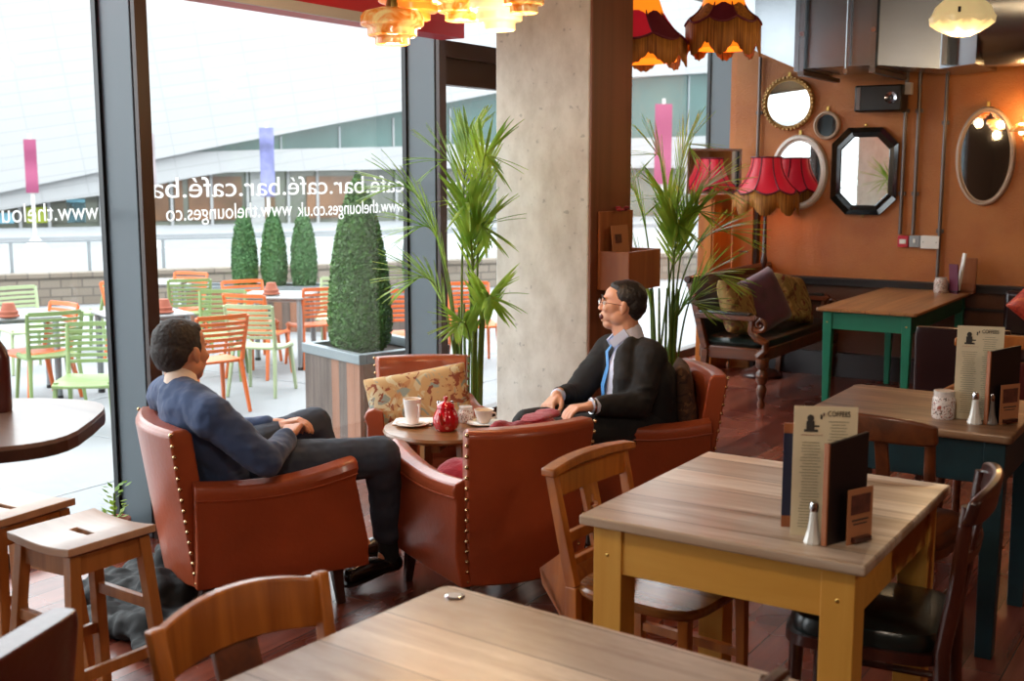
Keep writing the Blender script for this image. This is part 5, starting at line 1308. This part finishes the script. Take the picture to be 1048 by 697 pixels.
fr=tips([(-.42,-.05,1.58,.16,.36),(.12,-.1,1.74,.2,.34),(-.14,.02,1.72,.16,.34),(-.30,-.15,1.08,.2,.34),(.1,-.12,1.36,.2,.32),(.14,-.2,.98,.2,.3),(-.28,.05,1.36,.16,.34),(.0,-.15,1.5,.14,.32),(-.05,-.22,.85,.16,.26),(.02,.05,1.86,.1,.3)])
palm(t,fr,bs,1); palm_pot(t)
b=MB()
for q in range(9):
    a=q*2.4; b.tube([(.07*math.cos(a),.07*math.sin(a),.27),(.06*math.cos(a)*1.2,.06*math.sin(a)*1.2,.6),(.05*math.cos(a)*1.8,.05*math.sin(a)*1.8,.95)],[.011,.009,.006],7)
b.build('canes','stem_palm',t)
P2=V(-3.13,6.56,0)
t=root('potted_palm',P2,0,'bushy areca palm between the pillar and the settee, behind the man with glasses','plant')
W=lambda x,y,z:(x-P2.x,y-P2.y,z)
fr=tips([(-.28,.1,1.56,.2,.38),(-.08,.0,1.76,.16,.36),(.14,.05,1.82,.18,.36),(.34,.0,1.56,.2,.36),(.42,-.1,1.28,.22,.36),(.34,-.12,1.02,.2,.34),(-.26,.12,1.12,.2,.34),(.06,-.1,1.34,.16,.34),(.2,-.12,1.42,.14,.34),(-.14,.0,.9,.16,.3),(.2,-.1,.85,.14,.3),(.0,.1,1.5,.14,.34)])
palm(t,fr,bs,2); palm_pot(t)
b=MB()
for q in range(9):
    a=q*2.4; b.tube([(.07*math.cos(a),.07*math.sin(a),.27),(.06*math.cos(a)*1.2,.06*math.sin(a)*1.2,.6),(.05*math.cos(a)*1.8,.05*math.sin(a)*1.8,.95)],[.011,.009,.006],7)
b.build('canes','stem_palm',t)
# ------------------------------------------------------------------ people
def flesh(name,parts,m,parent,vox=.007,smooth=5,disp=0,dscale=.08):
    """parts: ('c',p0,r0,p1,r1) tapered capsule, ('e',centre,(a,b,c),Matrix3 or None). Closed overlapping volumes joined into one continuous skin."""
    vs=[]; fs=[]
    def ball(c,r,M=None,u=14,v=8):
        a_,b_,c_=r if hasattr(r,'__len__') else (r,r,r); cx,cy,cz=c; base=len(vs)
        def put(x,y,z):
            x*=a_; y*=b_; z*=c_
            if M is not None:
                x,y,z=(M[0][0]*x+M[0][1]*y+M[0][2]*z,M[1][0]*x+M[1][1]*y+M[1][2]*z,M[2][0]*x+M[2][1]*y+M[2][2]*z)
            vs.append((cx+x,cy+y,cz+z))
        put(0,0,1)
        for i in range(1,v):
            t_=PI*i/v
            for k in range(u): put(math.sin(t_)*math.cos(2*PI*k/u),math.sin(t_)*math.sin(2*PI*k/u),math.cos(t_))
        put(0,0,-1)
        for k in range(u): fs.append((base,base+1+k,base+1+(k+1)%u))
        for i in range(v-2):
            for k in range(u):
                q=base+1+i*u; fs.append((q+k,q+u+k,q+u+(k+1)%u,q+(k+1)%u))
        q=base+1+(v-2)*u; e=len(vs)-1
        for k in range(u): fs.append((q+k,e,q+(k+1)%u))
    for p in parts:
        if p[0]=='c':
            _,a,ra,c,rc=p; a,c=V(*a),V(*c); L_=(c-a).length; n=max(2,int(L_/(min(ra,rc)*.3))+1)
            for i in range(n+1):
                u=i/n; ball(a.lerp(c,u),ra+(rc-ra)*u)
        elif p[0]=='e': ball(p[1],p[2],p[3] if len(p)>3 else None,20,12)
        else:
            st_=p[1]
            for (c0,s0,R0),(c1,s1,R1) in zip(st_,st_[1:]):
                n=max(2,int((V(*c1)-V(*c0)).length/(min(s0+s1)*.3))+1)
                for i in range(n+1):
                    u=i/n; ball(V(*c0).lerp(V(*c1),u),tuple(x+(y-x)*u for x,y in zip(s0,s1)),R0.to_quaternion().slerp(R1.to_quaternion(),u).to_matrix(),20,12)
    me=bpy.data.meshes.new(name); me.from_pydata(vs,[],fs); me.materials.append(MT[m])
    o=bpy.data.objects.new(name,me); COL.objects.link(o); o.parent=parent
    x=o.modifiers.new('r','REMESH'); x.mode='VOXEL'; x.voxel_size=vox; x.use_smooth_shade=True
    s=o.modifiers.new('s','SMOOTH'); s.iterations=smooth; s.factor=.5
    if disp:
        tx=bpy.data.textures.new(name,'CLOUDS'); tx.noise_scale=dscale; tx.noise_depth=2
        d=o.modifiers.new('d','DISPLACE'); d.texture=tx; d.strength=disp; d.mid_level=.5; d.texture_coords='LOCAL'
    return o
def frame(fwd,up):
    """matrix with columns x=forward, y=left, z=up"""
    f=V(*fwd).normalized(); u=V(*up); u=(u-f*u.dot(f)).normalized(); l=u.cross(f)
    return Matrix((f,l,u)).transposed()
def hand_parts(wrist,fwd,up,curl=.6,side=1,s=1.0):
    """side=+1: thumb on the +left side of the palm frame. returns parts"""
    F=frame(fwd,up); w=V(*wrist); P=lambda x,y,z: tuple(w+F@V(x*s,y*s,z*s))
    out=[('c',P(-.03,0,0),.024*s,P(.02,0,0),.022*s)]
    for y in (-.028,-.01,.01,.028): out.append(('c',P(.02,y*.7,0),.015*s,P(.085,y,.002),.0125*s))
    Ls=[.066,.078,.082,.07]
    ys=[-.031*side,-.0105*side,.0105*side,.031*side]
    for y,Lf in zip(ys,Ls):
        p=V(.088,y,.002); a=-curl*.35; r=.0095
        pts=[p]
        for seg,k in ((.45,.55),(.3,1.25),(.25,2.0)):
            ang=a-curl*k*.75; d=V(math.cos(ang),0,math.sin(ang)); p=p+d*Lf*seg; pts.append(p)
        for i in range(3): out.append(('c',P(*pts[i]),(r-.0008*i)*s,P(*pts[i+1]),(r-.0008*(i+1))*s))
    th=[V(.015,.022*side,-.004),V(.045,.045*side,-.012),V(.075,.055*side,-.022),V(.098,.052*side,-.03)]
    for i in range(3): out.append(('c',P(*th[i]),(.0145-.0015*i)*s,P(*th[i+1]),(.013-.0015*i)*s))
    return out
def head_parts(c,F,s=1.0,mouth_open=0):
    """c = centre of skull, F columns forward/left/up. Head height .235*s"""
    C=V(*c); P=lambda x,y,z: tuple(C+F@V(x*s,y*s,z*s))
    E=lambda x,y,z,a,b_,c_,R=None: ('e',P(x,y,z),(a*s,b_*s,c_*s),F if R is None else F@R)
    out=[E(-.018,0,.035,.095,.076,.084),E(-.03,0,.01,.082,.074,.075),E(.032,0,.045,.052,.062,.05), # cranium, brow
         E(.04,0,-.01,.05,.063,.06),E(.045,0,-.045,.044,.055,.047),E(.052-.004*mouth_open,0,-.083-.012*mouth_open,.032,.034,.026), # cheeks, muzzle, chin
         E(.005,.046,-.055,.047,.024,.036),E(.005,-.046,-.055,.047,.024,.036),E(.01,0,-.075,.05,.045,.028), # jaw
         E(.086,0,.026,.012,.04,.011),   # brow ridge
         E(.068,.036,-.018,.022,.02,.02),E(.068,-.036,-.018,.022,.02,.02)]
    out+=[('c',P(.086,0,.018),.0075*s,P(.1,0,-.018),.0095*s),E(.102,0,-.022,.01,.01,.009),E(.1,.012,-.027,.009,.007,.007),E(.1,-.012,-.027,.009,.007,.007)] # nose
    lz=-.052; g=.011*mouth_open
    out+=[E(.089,0,lz+g*.4,.008,.022,.0055),E(.085-.003*mouth_open,0,lz-.012-g*1.4,.009,.02,.006)] # lips
    for sd in (-1,1):  # ears
        out+=[E(-.008,sd*.083,-.004,.018,.009,.029),E(-.004,sd*.083,-.024,.011,.008,.013)]
    return out,P
def hair_cap(name,c,F,m,parent,s,extra=(),low=-.04):
    C=V(*c); P=lambda x,y,z: tuple(C+F@V(x*s,y*s,z*s)); E=lambda x,y,z,a,b_,c_: ('e',P(x,y,z),(a*s,b_*s,c_*s),F)
    parts=[E(-.028,0,.045,.094,.081,.083),E(-.055,0,.008,.068,.078,.07),E(-.062,0,-.025,.045,.064,.045)]+[E(*e) for e in extra]
    return flesh(name,parts,m,parent,vox=.005,smooth=3,disp=.006,dscale=.015)
def person_root(loc,label): return root('person',loc,0,label,'person')
def rel(o,p): return (p[0]-o[0],p[1]-o[1],p[2]-o[2])

# ---- man in the navy jacket, seen from behind, in the left armchair
O=(-3.31,3.19,0); T=lambda *p: rel(O,p)
t=person_root(O,'man in a navy suit seen from behind, sitting legs crossed in the left armchair')
f62=V(math.cos(rad(62)),math.sin(rad(62)),0); r62=V(f62.y,-f62.x,0)
hipR=T(-3.27,3.12,.53); hipL=T(-3.42,3.20,.53)
neck=T(-3.42,2.985,.875); chest=T(-3.385,3.02,.72); waist=T(-3.35,3.09,.58)
shR=T(-3.20,2.925,.785); shL=T(-3.60,3.07,.80)
elR=T(-3.03,3.02,.625); haR=T(-3.13,3.24,.665); elL=T(-3.62,3.28,.60); haL=T(-3.36,3.42,.65)
knR=T(-2.87,3.49,.57); anR=T(-2.95,3.62,.16); knL=T(-3.33,3.60,.62); anL=T(-3.23,3.72,.12)
head=T(-3.462,3.028,.992)
# head looks towards the man opposite: +x +y
hf=V(.0,1,-.04); F=frame(hf,(-.03,-.08,1)); hp,HP=head_parts(head,F,1.05)
up_t=(V(*neck)-V(*waist)).normalized(); TF=frame((.5,.85,.1),up_t)
body=hp+[('c',neck,.056,HP(-.02,0,-.07),.056),('E',[(waist,(.11,.155,.09),TF),(chest,(.115,.17,.11),TF),(T(-3.415,2.99,.81),(.075,.15,.06),TF)]),
 ('c',hipR,.085,knR,.055),('c',hipL,.085,knL,.055),('c',knR,.05,anR,.032),('c',knL,.05,anL,.032),
 ('c',shR,.05,elR,.04),('c',elR,.038,haR,.027),('c',shL,.05,elL,.04),('c',elL,.038,haL,.027)]
d=V(*haR)-V(*elR); body+=hand_parts(haR,tuple(d+V(-.03,.02,.02)),(-.1,-.1,1),.7,1); d=V(*haL)-V(*elL); body+=hand_parts(haL,tuple(d),(0,0,1),.7,-1)
body+=[('c',anR,.03,T(-2.955,3.59,.12),.024),('c',anL,.03,T(-3.2,3.77,.075),.026)]
flesh('body',body,'skin2',t,vox=.0055,smooth=4)
hair_cap('hair',head,F,'hair_brown',t,1.05,extra=[(.015,0,.085,.055,.06,.03),(-.005,.068,.02,.035,.014,.035),(-.005,-.068,.02,.035,.014,.035)])
# shirt collar
b=MB(); q=V(*neck)+up_t*.012
flesh('shirt_collar',[('c',tuple(V(*neck)+V(0,0,-.03)),.068,tuple(V(*neck)+V(-.015,.005,.012)),.0635)],'shirt_peach',t,vox=.006,smooth=3)
jk=[('E',[(T(-3.34,3.10,.53),(.14,.19,.1),TF),(chest,(.14,.2,.12),TF),(T(-3.41,2.985,.80),(.10,.19,.075),TF),(T(-3.425,2.975,.865),(.078,.10,.03),TF)]),
 ('c',T(-3.40,2.96,.86),.06,shR,.085),('c',T(-3.44,2.98,.86),.06,shL,.085),
 ('c',shR,.078,elR,.062),('c',elR,.06,tuple(V(*elR).lerp(V(*haR),.85)),.045),('c',shL,.076,elL,.062),('c',elL,.06,tuple(V(*elL).lerp(V(*haL),.85)),.045),
 ('c',T(-3.20,3.16,.52),.09,T(-3.12,3.25,.55),.07),('c',T(-3.42,3.24,.53),.09,T(-3.36,3.32,.55),.07)]
# sleeve creases
for k in range(4):
    c=V(*elR).lerp(V(*shR),.12+.14*k); jk.append(('e',tuple(c+V(.018,-.03,.012*(k%2))),(.045,.034,.012),frame((1,.4,.2*(k%2)),(.2,.3,1))))
flesh('suit_jacket',jk,'suit_navy',t,vox=.007,smooth=4,disp=.018,dscale=.07)
tr=[('c',hipR,.115,tuple(V(*hipR).lerp(V(*knR),.5)),.098),('c',tuple(V(*hipR).lerp(V(*knR),.5)),.098,knR,.078),('c',hipL,.11,knL,.075),('c',knR,.077,tuple(V(*knR).lerp(V(*anR),.55)),.066),('c',tuple(V(*knR).lerp(V(*anR),.55)),.066,tuple(V(*knR).lerp(V(*anR),.84)),.062),
 ('c',knL,.074,tuple(V(*knL).lerp(V(*anL),.85)),.058),('e',T(-3.34,3.15,.5),(.17,.16,.09))]
flesh('trousers',tr,'trouser_blue',t,vox=.007,smooth=4,disp=.016,dscale=.08)
def shoe(name,an,toe,parent):
    a,c=V(*an),V(*toe); d=(c-a); dn=V(d.x,d.y,d.z).normalized()
    ps=[('c',tuple(a+V(0,0,.01)),.042,tuple(a-dn*.03+V(0,0,-.03)),.036),('c',tuple(a-dn*.02+V(0,0,-.03)),.036,tuple(a.lerp(c,.6)),.04),('c',tuple(a.lerp(c,.55)),.04,tuple(c),.034)]
    o=flesh(name,ps,'shoe',parent,vox=.006,smooth=3)
    b=MB(); FM=frame(tuple(dn),(0,0,1)); m_=a.lerp(c,.45)+V(0,0,-.032)
    b.prism([( x,y) for x,y in superellipse(.135,.04,24,2.6)],.012,Matrix.Translation(m_+V(0,0,-.006))@FM.to_4x4()); b.build('sole','black',o,smooth=False)
    return o
flesh('sock',[('c',tuple(V(*knR).lerp(V(*anR),.7)),.045,tuple(V(*anR)+V(0,0,-.05)),.044)],'sock',t,vox=.006,smooth=2)
flesh('sock',[('c',tuple(V(*knL).lerp(V(*anL),.8)),.045,tuple(V(*anL)+V(0,0,-.03)),.043)],'sock',t,vox=.006,smooth=2)
shoe('shoe',tuple(V(*anR)+V(0,0,-.06)),T(-3.0,3.44,.07),t)
shoe('shoe',tuple(V(*anL)+V(0,0,-.05)),T(-3.15,3.88,.05),t)

# ---- laughing man with glasses in the right armchair
O=(-2.40,4.90,0); T=lambda *p: rel(O,p)
t=person_root(O,'laughing man with glasses, black suit and blue tie sitting in the right armchair')
hipL=T(-2.36,4.76,.50); hipR=T(-2.50,4.88,.50)
waist=T(-2.42,4.81,.58); chest=T(-2.43,4.80,.74); neck=T(-2.465,4.80,.90)
shL=T(-2.32,4.73,.84); shR=T(-2.62,4.92,.83)
elL=T(-2.32,4.62,.645); haL=T(-2.44,4.40,.66); elR=T(-2.73,4.76,.62); haR=T(-2.675,4.50,.665)
knL=T(-2.56,4.22,.54); knR=T(-2.70,4.30,.56); anL=T(-2.56,4.26,.14); anR=T(-2.86,4.36,.22)
head=T(-2.50,4.785,1.062)
hf=V(-.86,-.50,.10); F=frame(hf,(.04,.02,1)); HS=.96; hp,HP=head_parts(head,F,HS,1)
up_t=(V(*neck)-V(*waist)).normalized(); TF=frame((-.78,-.62,.1),up_t)
body=hp+[('c',neck,.062,HP(-.02,0,-.06),.062),('c',HP(.0,0,-.08),.05,neck,.06),('E',[(waist,(.08,.13,.07),TF),(chest,(.075,.14,.08),TF),(T(-2.44,4.82,.81),(.055,.13,.05),TF)]),
 ('c',hipL,.09,knL,.06),('c',hipR,.09,knR,.06),('c',knL,.055,anL,.038),('c',knR,.055,anR,.038),
 ('c',shL,.05,elL,.042),('c',elL,.04,haL,.027),('c',shR,.05,elR,.042),('c',elR,.04,haR,.027)]
d=V(*haR)-V(*elR); body+=hand_parts(haR,(.05,-.9,-.35),(-.3,-.2,1),.85,1); d=V(*haL)-V(*elL); body+=hand_parts(haL,tuple(d+V(0,0,-.02)),(0,0,1),.75,-1)
body+=[('c',anL,.036,T(-2.64,4.16,.05),.034),('c',anR,.036,T(-2.96,4.28,.18),.034)]
flesh('body',body,'skin',t,vox=.0052,smooth=3)
hair_cap('hair',head,F,'hair_black',t,HS,extra=[(.012,0,.09,.052,.056,.028),(-.03,.066,.03,.028,.012,.03),(-.03,-.066,.03,.028,.012,.03)])
def feat(name,m,fn): 
    b=MB(); fn(b); return b.build(name,m,t)
for sd in (-1,1):
    feat('eye','eye_white',lambda b: b.sphere(HP(.08,sd*.03,.006),(.011*HS,)*3,u=12,v=8)); feat('iris','eye_dark',lambda b: b.sphere(HP(.089,sd*.03,.006),(.004,)*3,u=10,v=6))
    feat('eyebrow','hair_black',lambda b: b.tube([HP(.093,sd*.015,.03),HP(.096,sd*.032,.036),HP(.085,sd*.05,.028)],.004,6))
feat('mouth','mouth',lambda b: b.sphere(HP(.087,0,-.061),(.012,.022,.015),M=F)); feat('teeth','teeth',lambda b: b.sphere(HP(.0965,0,-.053),(.004,.017,.005),M=F))
def specs(b):
    for sd in (-1,1):
        b.tube([HP(.106+.002*math.cos(a),sd*(.033+.021*math.cos(a)),.006+.015*math.sin(a)) for a in [2*PI*k/20 for k in range(21)]],.0013,6)
        b.tube([HP(.104,sd*.054,.01),HP(.06,sd*.074,.012),HP(-.01,sd*.083,.008)],.0014,6)
    b.tube([HP(.107,-.012,.01),HP(.11,0,.013),HP(.107,.012,.01)],.0014,6)
g=feat('glasses','chrome',specs)
b=MB()
for sd in (-1,1):
    c=[b.bm.verts.new(HP(.106,sd*(.033+.02*math.cos(a)),.006+.0145*math.sin(a))) for a in [2*PI*k/20 for k in range(20)]]; b._face(c)
b.build('lens','glass',g,smooth=False)
flesh('shirt',[('c',tuple(V(*neck)+V(.005,0,-.03)),.078,tuple(V(*neck)+V(-.004,0,.035)),.066),('E',[(T(-2.46,4.77,.60),(.115,.1,.09),TF),(T(-2.455,4.78,.76),(.105,.1,.09),TF),(T(-2.455,4.79,.84),(.075,.085,.06),TF)]),
  ('c',tuple(V(*elL).lerp(V(*haL),.7)),.042,tuple(V(*elL).lerp(V(*haL),.93)),.036),('c',tuple(V(*elR).lerp(V(*haR),.7)),.042,tuple(V(*elR).lerp(V(*haR),.93)),.036)],'shirt_blue',t,vox=.006,smooth=3)
jk=[('E',[(T(-2.39,4.87,.54),(.13,.185,.1),TF),(T(-2.385,4.86,.72),(.115,.215,.12),TF),(T(-2.43,4.84,.83),(.08,.19,.07),TF)]),
 ('c',T(-2.445,4.83,.875),.05,shL,.08),('c',T(-2.46,4.84,.875),.05,shR,.078),
 ('c',shL,.077,elL,.066),('c',T(-2.42,4.80,.84),.075,shL,.077),('c',T(-2.5,4.86,.84),.075,shR,.075),('c',elL,.065,tuple(V(*elL).lerp(V(*haL),.8)),.048),('c',shR,.08,elR,.066),('c',elR,.064,tuple(V(*elR).lerp(V(*haR),.8)),.046)]
# jacket fronts either side of the shirt opening
for sd in (-1,1):
    pts=[V(*neck)+TF@V(.0,sd*.07,-.005),V(*neck)+TF@V(.03,sd*.105,-.06),V(*chest)+TF@V(.07,sd*.135,.0),V(*waist)+TF@V(.08,sd*.125,.02),V(*waist)+TF@V(.09,sd*.11,-.07)]
    rr=[.032,.05,.062,.062,.055]
    for a,c,r0_,r1_ in zip(pts,pts[1:],rr,rr[1:]): jk.append(('c',tuple(a),r0_,tuple(c),r1_))
for k in range(3):
    c=V(*elL).lerp(V(*shL),.15+.18*k); jk.append(('e',tuple(c+V(.02,-.035,.01*(k%2))),(.05,.036,.013),frame((1,.4,.2*(k%2)),(.2,.3,1))))
flesh('suit_jacket',jk,'suit_black',t,vox=.007,smooth=3,disp=.016,dscale=.07)
tr=[('c',hipR,.115,knR,.078),('c',hipL,.12,knL,.08),('c',knL,.078,tuple(V(*knL).lerp(V(*anL),.88)),.062),('c',knR,.076,tuple(V(*knR).lerp(V(*anR),.85)),.06),('e',T(-2.43,4.82,.5),(.17,.17,.09))]
flesh('trousers',tr,'trouser_black',t,vox=.007,smooth=4,disp=.012)
# tie: knot and blade along the shirt front
kn=V(*neck)
def tie(b):
    pts=[V(*neck)+TF@V(.072,0,-.015),V(*neck)+TF@V(.1,0,-.06),V(*chest)+TF@V(.135,0,.03),V(*chest)+TF@V(.15,0,-.06),V(*waist)+TF@V(.155,0,-.05)]
    ws=[.018,.022,.034,.042,.036]; rows=[]
    L_=TF@V(0,1,0); Fw=TF@V(1,0,0)
    for p,w_ in zip(pts,ws): rows.append([p-L_*w_,p+Fw*.006,p+L_*w_,p-Fw*.01])
    b.loft(rows)
feat('tie','tie',tie); feat('tie_knot','tie',lambda b:b.sphere(tuple(V(*neck)+TF@V(.07,0,-.008)),(.018,.022,.022),M=TF))
feat('shirt_collar','shirt_blue',lambda b:[b.bar(tuple(V(*neck)+TF@V(.03,sd*.066,.04)),tuple(V(*neck)+TF@V(.088,sd*.03,-.022)),.01,.04,(0,0,1)) for sd in (-1,1)])
feat('wristwatch','chrome',lambda b:b.tube([tuple(V(*elL).lerp(V(*haL),.97)+Matrix.Rotation(2*PI*k/16,3,(V(*haL)-V(*elL)).normalized())@V(0,0,.034)) for k in range(17)],.006,8))
shoe('shoe',tuple(V(*anL)+V(0,0,-.05)),T(-2.67,4.1,.05),t); shoe('shoe',tuple(V(*anR)+V(0,0,-.05)),T(-3.0,4.24,.14),t)

# ------------------------------------------------------------------ added fill lamps (made-up ceiling pendants, out of view, to brighten the room)
for i,(x,y) in enumerate(((-1.2,1.2),(1.6,2.6),(-.2,-1.6))):
    t=root('added_fill_pendant',(x,y,2.72),0,'added round cream glass fill pendant out of view','lamp','added fill pendants out of view')
    b=MB(); b.lathe([(0,0),(.1,.02),(.15,.08),(.14,.14),(.05,.2),(0,.2)],n=28); b.build('glass_shade','cream_glass',t)
    b=MB(); b.tube([(0,0,.2),(0,0,.58)],.006,6); b.build('cord','black',t)
    l=bpy.data.lights.new('bulb_light','POINT'); l.energy=FILL; l.color=(1,.84,.68); l.shadow_soft_size=.12; lo=bpy.data.objects.new('bulb_light',l); COL.objects.link(lo); lo.parent=t; lo.location=(0,0,-.16)
